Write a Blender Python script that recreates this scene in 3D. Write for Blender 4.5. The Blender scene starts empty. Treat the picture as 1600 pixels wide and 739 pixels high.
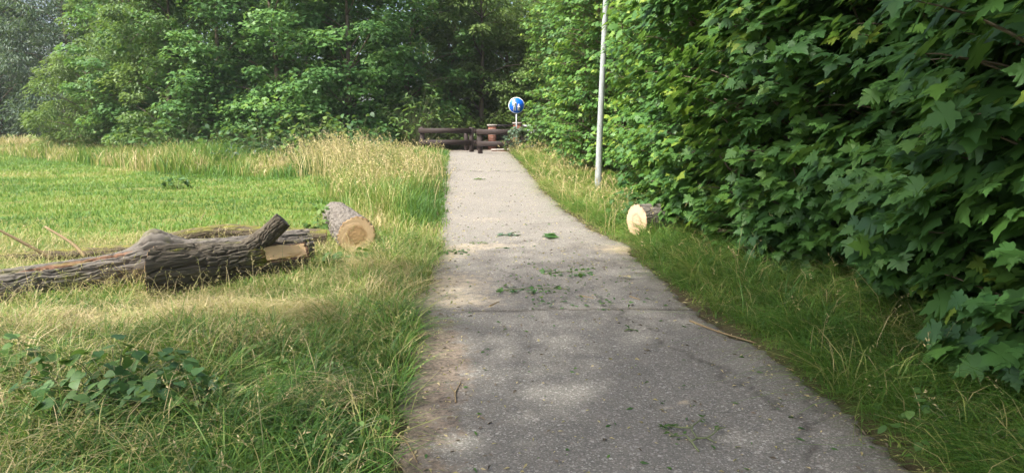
import bpy, math
import numpy as np
from mathutils import Vector
R = np.random.default_rng(7)
S = bpy.context.scene
COL = S.collection
rad = math.radians

# ------------------------------------------------------------------ camera, sky, sun, exposure
PITCH = rad(9.05)
cam = bpy.data.cameras.new('camera'); co = bpy.data.objects.new('camera', cam); COL.objects.link(co)
co.location = (0, 0, 1.6); co.rotation_euler = (rad(90) - PITCH, 0, 0)
cam.sensor_width = 36; cam.lens = 24.0; cam.clip_start = .05; cam.clip_end = 1500
S.camera = co
SUN_TO = np.array([-.85, -.52]); SUN_TO /= np.hypot(*SUN_TO); SUN_EL = rad(54)
w = bpy.data.worlds.new('World'); S.world = w; w.use_nodes = True
nt = w.node_tree; nt.nodes.clear()
sky = nt.nodes.new('ShaderNodeTexSky'); sky.sky_type = 'NISHITA'; sky.sun_disc = False
sky.sun_elevation = SUN_EL; sky.sun_rotation = math.atan2(SUN_TO[0], SUN_TO[1])
sky.air_density = .8; sky.dust_density = 6.0; sky.ozone_density = 1.0
bg = nt.nodes.new('ShaderNodeBackground'); bg.inputs[1].default_value = .15
wo = nt.nodes.new('ShaderNodeOutputWorld')
nt.links.new(sky.outputs[0], bg.inputs[0]); nt.links.new(bg.outputs[0], wo.inputs[0])
sl = bpy.data.lights.new('sun', 'SUN'); sl.energy = 2.4; sl.angle = rad(1.5); sl.color = (1, .985, .945)
so = bpy.data.objects.new('sun', sl); COL.objects.link(so)
sv = Vector((SUN_TO[0]*math.cos(SUN_EL), SUN_TO[1]*math.cos(SUN_EL), math.sin(SUN_EL)))
so.rotation_euler = sv.to_track_quat('Z', 'Y').to_euler()
so.location = (-20, -10, 30)
S.view_settings.view_transform = 'Standard'; S.view_settings.look = 'None'
S.view_settings.exposure = 1.64; S.view_settings.gamma = 1
S.render.engine = 'CYCLES'
cy = S.cycles
cy.use_denoising = True; cy.max_bounces = 7; cy.diffuse_bounces = 4; cy.glossy_bounces = 2
cy.transmission_bounces = 4; cy.transparent_max_bounces = 4; cy.volume_bounces = 0
HAZE = .0005
cy.sample_clamp_indirect = 6

# ------------------------------------------------------------------ numeric helpers
def px(x, y, z=0.0, Y=None):
    """a point of the place under a photo pixel: on height z, or at distance Y"""
    f, u, r = 1067.0, 369.5 - y, x - 800.0
    d = np.array([r, f*math.cos(PITCH) + u*math.sin(PITCH), -f*math.sin(PITCH) + u*math.cos(PITCH)])
    t = (z - 1.6)/d[2] if Y is None else Y/d[1]
    return np.array([0, 0, 1.6]) + d*t

def hsh(i, j, k=0):
    v = np.sin(i*127.1 + j*311.7 + k*74.7)*43758.5453
    return v - np.floor(v)
def noise(x, y, k=0):
    xi, yi = np.floor(x), np.floor(y); fx, fy = x - xi, y - yi
    fx = fx*fx*(3 - 2*fx); fy = fy*fy*(3 - 2*fy)
    return (hsh(xi, yi, k)*(1-fx) + hsh(xi+1, yi, k)*fx)*(1-fy) + (hsh(xi, yi+1, k)*(1-fx) + hsh(xi+1, yi+1, k)*fx)*fy
def fbm(x, y, k=0, o=4):
    s = 0; a = .5; t = 0
    for q in range(o):
        s = s + a*noise(x*2**q + 13.7*q, y*2**q - 7.1*q, k+q); t += a; a *= .5
    return s/t
def sst(a, b, v):
    t = np.clip((v - a)/(b - a), 0, 1); return t*t*(3 - 2*t)
def nrm(v):
    return v/np.maximum(np.linalg.norm(v, axis=-1, keepdims=True), 1e-9)

def path_c(Y):   # centre line of the path
    return .87 - .0731*Y - .22*np.clip((Y - 9)/16, 0, 2)
HALF = 1.245
def bulge_r(Y): return .24*np.exp(-((Y - 9.25)/.55)**2)
def bulge_l(Y): return .14*np.exp(-((Y - 6.0)/.7)**2)
def height(X, Y):
    X = np.asarray(X, float); Y = np.asarray(Y, float)
    d = X - path_c(Y)
    ramp = .62*sst(13.5, 26.5, Y)
    fall = np.where(d < 0, 1 - sst(1.7, 7.5, -d), 1 - .4*sst(1.7, 6, d))
    off = sst(1.15, 2.2, np.abs(d))
    bump = (fbm(X*.9, Y*.9, 3) - .5)*.16*off
    return ramp*fall + bump - .05*(1 - sst(1.02, 1.26, np.abs(d))) + .02*off

# ------------------------------------------------------------------ mesh helpers
def build(name, V, F, mat, parent=None, smooth=False, attrs=None, loc=None):
    """V (n,3), F list of arrays (m,k): links ONE mesh object"""
    V = np.asarray(V, np.float32)
    if isinstance(F, np.ndarray): F = [F]
    F = [np.asarray(f, np.int32) for f in F if len(f)]
    me = bpy.data.meshes.new(name)
    me.vertices.add(len(V)); me.vertices.foreach_set('co', V.ravel())
    li = np.concatenate([f.ravel() for f in F]); tot = np.concatenate([np.full(len(f), f.shape[1], np.int32) for f in F])
    me.loops.add(len(li)); me.loops.foreach_set('vertex_index', li)
    me.polygons.add(len(tot)); me.polygons.foreach_set('loop_start', np.concatenate([[0], np.cumsum(tot)[:-1]]).astype(np.int32))
    me.update(calc_edges=True); me.validate()
    if smooth: me.polygons.foreach_set('use_smooth', np.ones(len(me.polygons), bool))
    for k, a in (attrs or {}).items():
        at = me.attributes.new(k, 'FLOAT', 'POINT'); at.data.foreach_set('value', np.asarray(a, np.float32))
    if mat: me.materials.append(mat)
    o = bpy.data.objects.new(name, me); COL.objects.link(o)
    if parent is not None: o.parent = parent
    if loc is not None: o.location = loc
    return o
def empty(name, loc=(0, 0, 0), rz=0):
    o = bpy.data.objects.new(name, None); COL.objects.link(o)
    o.location = tuple(float(v) for v in loc); o.rotation_euler = (0, 0, rz); o.empty_display_size = .2
    return o
def tag(o, label=None, cat=None, group=None, kind=None):
    for k, v in (('label', label), ('category', cat), ('group', group), ('kind', kind)):
        if v: o[k] = v
    return o
def dup(root, loc, rz, label, group=None, sc=1.0):
    r = root.copy(); COL.objects.link(r); r.location = tuple(float(v) for v in loc); r.rotation_euler = (0, 0, rz); r.scale = (sc,)*3
    r['label'] = label
    if group: r['group'] = group
    for ch in list(root.children):
        c = ch.copy(); COL.objects.link(c); c.parent = r
        for g in ch.children:
            d = g.copy(); COL.objects.link(d); d.parent = c
    return r
class Acc:
    def __init__(s): s.V = []; s.F = {}; s.n = 0; s.A = {}
    def add(s, V, F, **a):
        V = np.asarray(V, float)
        for f in (F if isinstance(F, list) else [F]):
            f = np.asarray(f, np.int64); s.F.setdefault(f.shape[1], []).append(f + s.n)
        s.V.append(V); s.n += len(V)
        for k, v in a.items(): s.A.setdefault(k, []).append(np.broadcast_to(np.asarray(v, float), (len(V),)))
        return s
    def box(s, c, h, rz=0, tilt=None):
        c = np.asarray(c, float); h = np.asarray(h, float); b = np.minimum(.012, h.min()*.25)
        P = []
        for z, i in ((-1, 1), (-1, 0), (1, 0), (1, 1)):
            hx, hy = h[0] - b*i, h[1] - b*i; zz = z*(h[2] - b*(1 - i))
            P += [[-hx, -hy, zz], [hx, -hy, zz], [hx, hy, zz], [-hx, hy, zz]]
        P = np.array(P); c_, s_ = math.cos(rz), math.sin(rz)
        if tilt is not None: P[:, 2] += P[:, 0]*tilt
        P = np.stack([P[:, 0]*c_ - P[:, 1]*s_, P[:, 0]*s_ + P[:, 1]*c_, P[:, 2]], 1) + c
        q = [[3, 2, 1, 0], [12, 13, 14, 15]]
        for k in range(3):
            for j in range(4): q.append([k*4+j, k*4+(j+1) % 4, k*4+4+(j+1) % 4, k*4+4+j])
        return s.add(P, np.array(q))
    def tube(s, pts, rs, n=6, **a):
        V, F = tube(pts, rs, n); return s.add(V, F, **a)
    def build(s, name, mat, parent=None, smooth=False, **k):
        return build(name, np.concatenate(s.V), [np.concatenate(f) for f in s.F.values()], mat, parent, smooth,
                     {q: np.concatenate(v) for q, v in s.A.items()}, **k)
def frames(P):
    T = nrm(np.gradient(P, axis=0)); up = np.array([0, 0, 1.]) if abs(T[:, 2]).mean() < .8 else np.array([1., 0, 0])
    A = nrm(np.cross(T, up)); B = np.cross(A, T); return T, A, B
def tube(pts, rs, n=6):
    P = np.asarray(pts, float); rs = np.broadcast_to(np.asarray(rs, float), (len(P),)); T, A, B = frames(P)
    th = np.arange(n)*2*math.pi/n
    V = P[:, None] + rs[:, None, None]*(np.cos(th)[None, :, None]*A[:, None] + np.sin(th)[None, :, None]*B[:, None])
    m = len(P); i = np.arange(m-1)[:, None]*n; j = np.arange(n)[None]; k = (j+1) % n
    Q = np.stack([i+j, i+n+j, i+n+k, i+k], -1).reshape(-1, 4)
    return V.reshape(-1, 3), [Q, np.array([list(range(n)), list(range((m-1)*n, m*n))[::-1]])] if n > 4 or True else Q
def spline(P, m):
    P = np.asarray(P, float); Q = np.concatenate([[2*P[0]-P[1]], P, [2*P[-1]-P[-2]]]); out = []
    for t in np.linspace(0, len(P)-1-1e-6, m):
        i = int(t); f = t - i; a, b, c, d = Q[i:i+4]
        out.append(.5*(2*b + (c-a)*f + (2*a-5*b+4*c-d)*f*f + (3*b-a-3*c+d)*f**3))
    return np.array(out)

# ------------------------------------------------------------------ materials
def mat(name):
    m = bpy.data.materials.new(name); m.use_nodes = True; n = m.node_tree; n.nodes.clear()
    out = n.nodes.new('ShaderNodeOutputMaterial'); return m, n, out
def N(n, t, **k):
    o = n.nodes.new('ShaderNode' + t)
    for a, v in k.items():
        if a.startswith('i_'):
            key = a[2:]; o.inputs[int(key) if key.isdigit() else key].default_value = v
        else: setattr(o, a, v)
    return o
def ramp(n, src, stops):
    r = N(n, 'ValToRGB'); e = r.color_ramp.elements
    while len(e) < len(stops): e.new(.5)
    for q, (p, c) in zip(e, stops): q.position = p; q.color = (*c, 1)
    n.links.new(src, r.inputs[0]); return r.outputs[0]
def mixc(n, fac, a, b, mode='MIX'):
    m = N(n, 'Mix', data_type='RGBA', blend_type=mode)
    for s, v in ((0, fac), (6, a), (7, b)):
        if isinstance(v, (int, float)): m.inputs[s].default_value = v
        elif isinstance(v, tuple): m.inputs[s].default_value = (*v, 1)
        else: n.links.new(v, m.inputs[s])
    return m.outputs[2]
def math_(n, op, a, b=0.0, c=None, clamp=False):
    m = N(n, 'Math', operation=op, use_clamp=clamp)
    for s, v in enumerate((a, b) if c is None else (a, b, c)):
        if isinstance(v, (int, float)): m.inputs[s].default_value = v
        else: n.links.new(v, m.inputs[s])
    return m.outputs[0]
def noise_n(n, scale, detail=4, rough=.55, vec=None, dist=0):
    t = N(n, 'TexNoise', i_Scale=scale, i_Detail=detail, i_Roughness=rough, i_Distortion=dist)
    if vec is not None: n.links.new(vec, t.inputs['Vector'])
    return t.outputs[0]
def attr(n, name): return N(n, 'Attribute', attribute_name=name).outputs['Fac']
def coord(n, scale=None):
    c = N(n, 'TexCoord').outputs['Object']
    if scale is None: return c
    m = N(n, 'Mapping'); m.inputs['Scale'].default_value = scale; n.links.new(c, m.inputs[0]); return m.outputs[0]
def pbsdf(n, out, col, rough=.8, spec=.3, metal=0, bump=None, bs=.3, bd=.01):
    p = N(n, 'BsdfPrincipled', i_Metallic=metal); p.inputs['Specular IOR Level'].default_value = spec
    for k, v in (('Base Color', col), ('Roughness', rough)):
        if isinstance(v, tuple): p.inputs[k].default_value = (*v, 1)
        elif isinstance(v, (int, float)): p.inputs[k].default_value = v
        else: n.links.new(v, p.inputs[k])
    if bump is not None:
        b = N(n, 'Bump', i_Strength=bs, i_Distance=bd); n.links.new(bump, b.inputs['Height']); n.links.new(b.outputs[0], p.inputs['Normal'])
    if out is not None: n.links.new(p.outputs[0], out.inputs[0])
    return p
def leaf_mat(name, stops, trans=(.16, .26, .03), tf=.35, rough=.5, spec=.3):
    m, n, out = mat(name); t = attr(n, 'tint')
    c = ramp(n, t, stops)
    p = pbsdf(n, None, c, rough, spec)
    tr = N(n, 'BsdfTranslucent'); n.links.new(mixc(n, .55, c, trans), tr.inputs[0])
    mx = N(n, 'MixShader', i_0=tf); n.links.new(p.outputs[0], mx.inputs[1]); n.links.new(tr.outputs[0], mx.inputs[2])
    n.links.new(mx.outputs[0], out.inputs[0]); return m
M = {}
M['maple'] = leaf_mat('maple_leaf', [(0, (.036, .100, .030)), (.5, (.066, .162, .036)), (.85, (.115, .240, .042)), (1, (.23, .32, .045))], tf=.40, rough=.48, spec=.35)
M['wood_leaf'] = leaf_mat('wood_leaf', [(0, (.050, .130, .042)), (.5, (.090, .205, .052)), (.85, (.135, .27, .055)), (1, (.21, .33, .06))], tf=.42)
M['broad'] = leaf_mat('broad_leaf', [(0, (.028, .076, .026)), (.5, (.052, .125, .034)), (1, (.115, .20, .045))])
M['pale'] = leaf_mat('pale_leaf', [(0, (.050, .105, .028)), (.5, (.085, .160, .035)), (1, (.14, .21, .050))], trans=(.2, .3, .04))
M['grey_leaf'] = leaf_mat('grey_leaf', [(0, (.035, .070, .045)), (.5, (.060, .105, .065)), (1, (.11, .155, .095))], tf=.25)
M['herb'] = leaf_mat('herb_leaf', [(0, (.035, .085, .022)), (.6, (.075, .150, .035)), (1, (.13, .22, .05))])
M['grass'] = leaf_mat('grass_blade', [(0, (.036, .105, .018)), (.35, (.110, .225, .034)), (.55, (.22, .27, .060)), (.75, (.42, .35, .15)), (1, (.58, .46, .26))],
                      trans=(.24, .36, .05), tf=.34, rough=.5, spec=.3)
def m_bark(name, ridge, fiss, scale=1, moss=0, lichen=0):
    m, n, out = mat(name); o = coord(n)
    a = noise_n(n, 9*scale, 6, .65); b = noise_n(n, 60*scale, 5, .7)
    c = mixc(n, attr(n, 'groove'), ridge, fiss)
    c = mixc(n, math_(n, 'MULTIPLY', a, .55), c, tuple(v*.45 for v in ridge))
    c = mixc(n, math_(n, 'MULTIPLY', b, .4), c, tuple(min(1, v*1.7) for v in ridge))
    c = mixc(n, attr(n, 'scar'), c, ramp(n, b, [(.3, (.13, .075, .045)), (.7, (.22, .125, .08))]))
    if moss or lichen:
        mk = math_(n, 'MULTIPLY', attr(n, 'moss'), ramp(n, noise_n(n, 14, 5, .7), [(.42, (0,)*3), (.56, (1,)*3)]))
        c = mixc(n, mk, c, ramp(n, b, [(.3, (.075, .085, .016)), (.7, (.21, .20, .04))]))
    pbsdf(n, out, c, .92, .15, bump=b, bs=.6, bd=.006); return m
M['bark'] = m_bark('log_bark', (.140, .126, .106), (.038, .030, .024), lichen=1)
M['bark_dark'] = m_bark('dark_log_bark', (.105, .090, .066), (.026, .019, .014), lichen=1)
M['bark_moss'] = m_bark('mossy_bark', (.095, .075, .05), (.035, .028, .02), moss=1)
M['bark_tree'] = m_bark('tree_bark', (.15, .12, .085), (.06, .048, .038))
def m_cut(name, inner, outer):
    m, n, out = mat(name); rr = attr(n, 'ring'); nz = noise_n(n, 6, 4); fine = noise_n(n, 70, 3)
    rs = math_(n, 'ADD', math_(n, 'MULTIPLY', rr, 95), math_(n, 'MULTIPLY', nz, 14))
    ring = math_(n, 'MULTIPLY_ADD', math_(n, 'SINE', rs), .5, .5)
    zone = math_(n, 'ADD', rr, math_(n, 'MULTIPLY', math_(n, 'SUBTRACT', nz, .5), .35))
    c = ramp(n, zone, [(0, tuple(v*.45 for v in inner)), (.07, inner), (.36, tuple(v*.88 for v in inner)), (.42, tuple(v*.6 for v in inner)), (.50, inner), (.62, outer), (.93, outer), (1, tuple(v*.6 for v in inner))])
    c = mixc(n, math_(n, 'MULTIPLY', ring, .28), c, tuple(v*.55 for v in inner))
    c = mixc(n, math_(n, 'MULTIPLY', fine, .25), c, tuple(v*.7 for v in outer))
    pbsdf(n, out, c, .75, .2, bump=noise_n(n, 1, 3, vec=coord(n, (30, 30, 260))), bs=.35, bd=.004); return m
M['cut_brown'] = m_cut('sawn_wood_brown', (.58, .36, .17), (.74, .52, .30))
M['cut_pale'] = m_cut('sawn_wood_pale', (.54, .37, .24), (.62, .42, .27))
M['cut_grey'] = m_cut('weathered_cut', (.075, .06, .048), (.10, .085, .07))
def m_plain(name, col, rough=.7, spec=.3, metal=0, var=.25, scale=8, bs=.2, streak=None):
    m, n, out = mat(name); v = noise_n(n, scale, 6, .65, coord(n, streak) if streak else coord(n))
    c = mixc(n, math_(n, 'MULTIPLY', v, var*2), col, tuple(q*.45 for q in col))
    pbsdf(n, out, c, rough, spec, metal, bump=v, bs=bs, bd=.004); return m
M['fence'] = m_plain('stained_timber', (.034, .023, .019), .7, .3, 0, .35, 3, .5, (1.5, 20, 20))
M['brick'] = None
m, n, out = mat('brick_masonry')
bk = N(n, 'TexBrick', i_Scale=1.0, offset=.5); bk.inputs['Brick Width'].default_value = .21; bk.inputs['Row Height'].default_value = .07; bk.inputs['Mortar Size'].default_value = .008
bk.inputs['Color1'].default_value = (.25, .075, .035, 1); bk.inputs['Color2'].default_value = (.19, .055, .028, 1); bk.inputs['Mortar'].default_value = (.30, .26, .22, 1)
mp = N(n, 'Mapping'); mp.inputs['Rotation'].default_value = (rad(90), 0, 0); n.links.new(coord(n), mp.inputs[0]); n.links.new(mp.outputs[0], bk.inputs['Vector'])
pbsdf(n, out, mixc(n, math_(n, 'MULTIPLY', noise_n(n, 7, 5), .5), bk.outputs[0], (.12, .06, .04)), .85, .2, bump=noise_n(n, 40)); M['brick'] = m
M['stone'] = m_plain('stone_cap', (.42, .38, .33), .85, .2)
M['iron'] = m_plain('dark_iron', (.035, .032, .032), .55, .4, 0)
M['rail_grey'] = m_plain('grey_metal', (.45, .46, .46), .5, .4, 0)
M['zinc'] = m_plain('galvanised_steel', (.45, .46, .47), .45, .5, .3)
M['sign_blue'] = m_plain('sign_blue', (.004, .11, .62), .35, .4, 0, .05)
M['sign_white'] = m_plain('sign_white', (.72, .74, .74), .4, .4, 0, .12, 30)
M['stick'] = m_plain('dry_stick', (.30, .22, .12), .85, .2, 0, .4, 25)
M['twig_green'] = m_plain('green_twig', (.17, .20, .09), .7, .3, 0, .3, 25)
# lamp mast: pale grey paint, algae and sticker remains
m, n, out = mat('mast_paint')
v = noise_n(n, 3, 6, .7, coord(n, (8, 8, 1.6))); v2 = noise_n(n, 7, 5, .7, coord(n, (5, 5, 1.4)))
c = mixc(n, ramp(n, v, [(.45, (0,)*3), (.7, (.75,)*3)]), (.29, .315, .315), (.16, .18, .15))
c = mixc(n, ramp(n, v2, [(.60, (0,)*3), (.66, (.8,)*3)]), c, (.12, .13, .10))
pbsdf(n, out, c, .5, .4); M['mast'] = m
# ground
m, n, out = mat('soil_and_turf'); o = coord(n)
big = noise_n(n, .35, 5, .6, o); mid = noise_n(n, 2.2, 6, .65, o); fine = noise_n(n, 40, 5, .7, o)
c = mixc(n, ramp(n, mid, [(.36, (0,)*3), (.60, (1,)*3)]), (.11, .20, .032), (.18, .20, .05))
c = mixc(n, ramp(n, big, [(.50, (0,)*3), (.68, (.75,)*3)]), c, (.24, .21, .09))
c = mixc(n, attr(n, 'soil'), c, (.10, .075, .045))
c = mixc(n, math_(n, 'MULTIPLY', fine, .6), c, mixc(n, .65, c, (.02, .03, .01)))
pbsdf(n, out, c, .95, .1, bump=fine, bs=.8, bd=.04); M['ground'] = m
# asphalt
m, n, out = mat('old_asphalt'); o = coord(n)
v1 = N(n, 'TexVoronoi', i_Scale=150.0); n.links.new(o, v1.inputs['Vector'])
v2 = N(n, 'TexVoronoi', i_Scale=75.0); n.links.new(o, v2.inputs['Vector'])
sep = N(n, 'SeparateColor'); n.links.new(v1.outputs['Color'], sep.inputs[0]); sep2 = N(n, 'SeparateColor'); n.links.new(v2.outputs['Color'], sep2.inputs[0])
big = noise_n(n, 1.1, 6, .65, o); mid = noise_n(n, 7, 6, .7, o); fine = noise_n(n, 160, 3, .6, o)
c = ramp(n, sep.outputs[0], [(0, (.104, .096, .080)), (.35, (.150, .140, .118)), (.8, (.194, .182, .154)), (.95, (.29, .272, .232)), (1, (.46, .43, .37))])
c = mixc(n, ramp(n, sep2.outputs[0], [(.90, (0,)*3), (.93, (.8,)*3)]), c, ramp(n, sep2.outputs[1], [(.2, (.36, .34, .30)), (.7, (.24, .20, .16)), (1, (.50, .48, .43))]))
c = mixc(n, ramp(n, big, [(.35, (.30,)*3), (.65, (0,)*3)]), c, (.108, .101, .086))
c = mixc(n, ramp(n, mid, [(.45, (0,)*3), (.75, (.35,)*3)]), c, (.24, .215, .18))
dm = math_(n, 'ADD', attr(n, 'dirt'), math_(n, 'MULTIPLY', math_(n, 'SUBTRACT', noise_n(n, 9, 8, .8, o), .5), 2.2))
dcol = mixc(n, ramp(n, noise_n(n, 34, 6, .8, o), [(.38, (0,)*3), (.62, (1,)*3)]), (.055, .042, .032), (.27, .205, .145))
c = mixc(n, ramp(n, dm, [(.30, (0,)*3), (.70, (.85,)*3)]), c, dcol)
sm = math_(n, 'ADD', attr(n, 'sawdust'), math_(n, 'MULTIPLY', math_(n, 'SUBTRACT', noise_n(n, 11, 7, .78, o), .5), 1.5))
c = mixc(n, ramp(n, sm, [(.28, (0,)*3), (.85, (.85,)*3)]), c, mixc(n, fine, (.36, .29, .18), (.58, .48, .32)))
mo = math_(n, 'MULTIPLY', attr(n, 'rim'), ramp(n, noise_n(n, 18, 7, .8, o), [(.44, (0,)*3), (.60, (.85,)*3)]))
c = mixc(n, mo, c, mixc(n, fine, (.06, .055, .035), (.16, .125, .085)))
c = mixc(n, attr(n, 'crack'), c, (.045, .038, .03))
pbsdf(n, out, c, .88, .25, bump=math_(n, 'ADD', v1.outputs['Distance'], fine), bs=.5, bd=.005); M['asphalt'] = m

# ------------------------------------------------------------------ ground and path
def axis(a, b, fine_a, fine_b, st, g=1.16):
    v = list(np.arange(fine_a, fine_b, st)); s = st; x = fine_a
    while x > a: s *= g; x -= s; v.insert(0, x)
    s = st; x = v[-1]
    while x < b: s *= g; x += s; v.append(x)
    return np.array(v)
gx = axis(-170, 170, -9, 6, .14); gy = axis(-60, 200, 1, 29, .16)
GX, GY = np.meshgrid(gx, gy); nx_, ny_ = len(gx), len(gy)
def quads(nx, ny):
    i = np.arange(ny-1)[:, None]*nx + np.arange(nx-1)[None]; return np.stack([i, i+1, i+nx+1, i+nx], -1).reshape(-1, 4)
d_ = GX - path_c(GY)
soil = np.clip(1 - sst(1.2, 1.75, np.abs(d_)) + sst(1.5, 2.6, d_)*sst(60, 40, GY)*.9 + sst(27, 31, GY + .5*np.maximum(-GX-6, 0)*0)*(GX > -12)*.7, 0, 1)
g = build('ground', np.stack([GX, GY, height(GX, GY)], -1).reshape(-1, 3), quads(nx_, ny_), M['ground'], smooth=True, attrs={'soil': soil.ravel()})
tag(g, kind='structure')

py_ = np.concatenate([np.arange(-3, 1.5, .2), np.arange(1.5, 12, .035), np.arange(12, 30.2, .07)]); pu = np.linspace(-1, 1, 71)
PU, PY = np.meshgrid(pu, py_)
el = HALF + (fbm(py_*1.3, py_*0+2, 5)-.5)*.22 + (fbm(py_*6, py_*0, 8)-.5)*.10; er = HALF + (fbm(py_*1.3, py_*0+9, 6)-.5)*.2 + (fbm(py_*6, py_*0, 9)-.5)*.08
fr = lambda k: (fbm(py_*16, py_*0, k)-.5)*.12 + (fbm(py_*45, py_*0, k+1)-.5)*.05
el = el + fr(12); er = er + fr(14)
el = el + bulge_l(py_); er = er + bulge_r(py_) + .09*sst(6, 3, py_); hw = np.where(PU < 0, el[:, None], er[:, None])
PX = path_c(PY) + PU*hw
PZ = .62*sst(13.5, 26.5, PY) + .012*(1 - PU**2) + (fbm(PX*2, PY*2, 21)-.5)*.012 + .006
PZ -= .05*sst(.965, 1, np.abs(PU))
def spot(c, rx, ry): return np.exp(-(((PX-c[0])/rx)**2 + ((PY-c[1])/ry)**2))
sd = .55*spot(px(685, 397), .7, .6) + .55*spot(px(700, 445), .6, .7) + .16*spot(px(850, 385), 1.2, .35) + 1.0*spot(px(1000, 392), .55, .36) + .28*spot(px(760, 385), .6, .3) + .42*spot(px(720, 475), .6, .35) \
   + .22*spot(px(930, 378), .6, .3) + .85*spot(px(1068, 632), .05, .035) + .5*spot(px(1040, 640), .06, .04) + .35*spot(px(760, 345), .9, .5) + .3*spot(px(720, 310), .6, 1.2)
di = .78*sst(-.58, -1.0, PU)*(.35 + .65*sst(11, 4, PY)) + .62*spot(px(680, 560), .32, .6) + .25*spot(px(720, 630), .3, .5) + .45*sst(.86, 1.0, PU) + .5*sst(27, 29, PY)
ly = px(890, 486)[1]
cl = ly + .05*PU + (fbm(PX*3, PX*0, 31)-.5)*.14
crack = sst(.022, .010, np.abs(PY - cl))*sst(-.72, -.55, PU)*(.45+.55*noise(PX*14, PX*0, 2))
ly2 = 20.2
crack = np.maximum(crack, .8*sst(.12, .05, np.abs(PY - ly2 - (fbm(PX*3, PX*0, 33)-.5)*.5))*noise(PX*9, PY*3, 4))
for (ua, ya, ub, yb, kk) in ((.55, 2.9, .95, 3.9, 1), (.75, 3.4, .45, 5.0, 2), (-.1, 6.25, -.35, 7.6, 3), (.3, 6.2, .55, 5.2, 4), (.9, 7.6, .5, 8.4, 5), (.1, 11.2, .9, 11.6, 6), (-.9, 13.2, .2, 13.0, 7)):
    t = np.clip((PY - ya)/(yb - ya), 0, 1) if abs(yb-ya) > .5 else None
    dd = np.abs(PU - (ua + (ub-ua)*t) - (fbm(PY*6, PY*0, 90+kk)-.5)*.22)*1.2 + 9*((PY < min(ya, yb)) | (PY > max(ya, yb))) if t is not None else np.abs(PY - ya - (yb-ya)*(PU-ua)/(ub-ua) - (fbm(PU*6, PU*0, 90+kk)-.5)*.2) + 9*((PU < min(ua, ub)) | (PU > max(ua, ub)))
    crack = np.maximum(crack, .75*sst(.030, .012, dd)*(.3 + .7*noise(PX*15, PY*15, kk)))
PZ -= .012*crack
p = build('path', np.stack([PX, PY, PZ], -1).reshape(-1, 3), quads(len(pu), len(py_)), M['asphalt'], smooth=True,
          attrs={'rim': (sst(.80, 1.0, np.abs(PU)) + .6*sst(.10, .0, np.abs(PY - cl))).clip(0, 1).ravel(), 'dirt': di.ravel(), 'sawdust': sd.ravel(), 'crack': crack.ravel()})
tag(p, kind='structure')

# ------------------------------------------------------------------ leaves
def templ(half, fold=.12, droop=.18, centre=.3):
    h = np.array(half, float); k = len(h)                      # right side from base to tip
    L = h[1:-1].copy(); L[:, 0] *= -1
    P2 = np.concatenate([h, L[::-1], [[0, centre]]]); c = len(P2) - 1
    V = np.stack([P2[:, 0], P2[:, 1], fold*np.abs(P2[:, 0]) - droop*P2[:, 1]**2 - .25*np.abs(P2[:, 0])**2], 1)
    T = np.array([[i, (i+1) % c, c] for i in range(c)])
    return V, T
L_MAPLE = templ([(0, 0), (.16, -.10), (.44, -.06), (.36, .10), (.60, .20), (.70, .36), (.50, .34), (.52, .50), (.25, .46), (.30, .66), (.16, .72), (0, 1.0)])
L_MAPLE_S = templ([(0, 0), (.38, -.06), (.34, .12), (.66, .36), (.30, .44), (.26, .68), (0, 1.0)])
L_STAR = templ([(0, 0), (.36, .0), (.62, .42), (.28, .5), (0, 1.0)])
L_OVAL = templ([(0, 0), (.26, .12), (.38, .36), (.30, .66), (0, 1.0)], centre=.45)
L_HEART = templ([(0, 0), (.20, -.10), (.42, .05), (.44, .34), (.27, .68), (0, 1.0)], centre=.35)
L_KITE = (np.array([[0, 0, 0], [.34, .42, .07], [0, 1, -.12], [-.34, .42, .07]]), np.array([[0, 1, 2], [0, 2, 3]]))
L_LONG = (np.array([[0, 0, 0], [.17, .40, .04], [0, 1, -.16], [-.17, .40, .04]]), np.array([[0, 1, 2], [0, 2, 3]]))
def leaves(T, P, tip, nor, size, tint):
    """N leaves of template T: positions, tip directions, normals, sizes, tints"""
    V, F = T; tip = nrm(tip); nor = nrm(nor - tip*(nor*tip).sum(-1, keepdims=True)); sx = np.cross(tip, nor)
    size = np.broadcast_to(size, (len(P),))
    k = (1 + .25*(R.random((len(P), 1, 1)) - .5)); cz = 1 + 1.6*(R.random((len(P), 1)) - .35)
    W = P[:, None] + size[:, None, None]*(V[None, :, :1]*sx[:, None]*k + V[None, :, 1:2]*tip[:, None] + (V[None, :, 2]*cz)[..., None]*nor[:, None])
    n = len(P); FF = (F[None] + (np.arange(n)*len(V))[:, None, None]).reshape(-1, 3)
    return W.reshape(-1, 3), FF, np.repeat(tint, len(V))
def rv(n, s=1.0): return R.normal(0, s, (n, 3))

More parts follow.
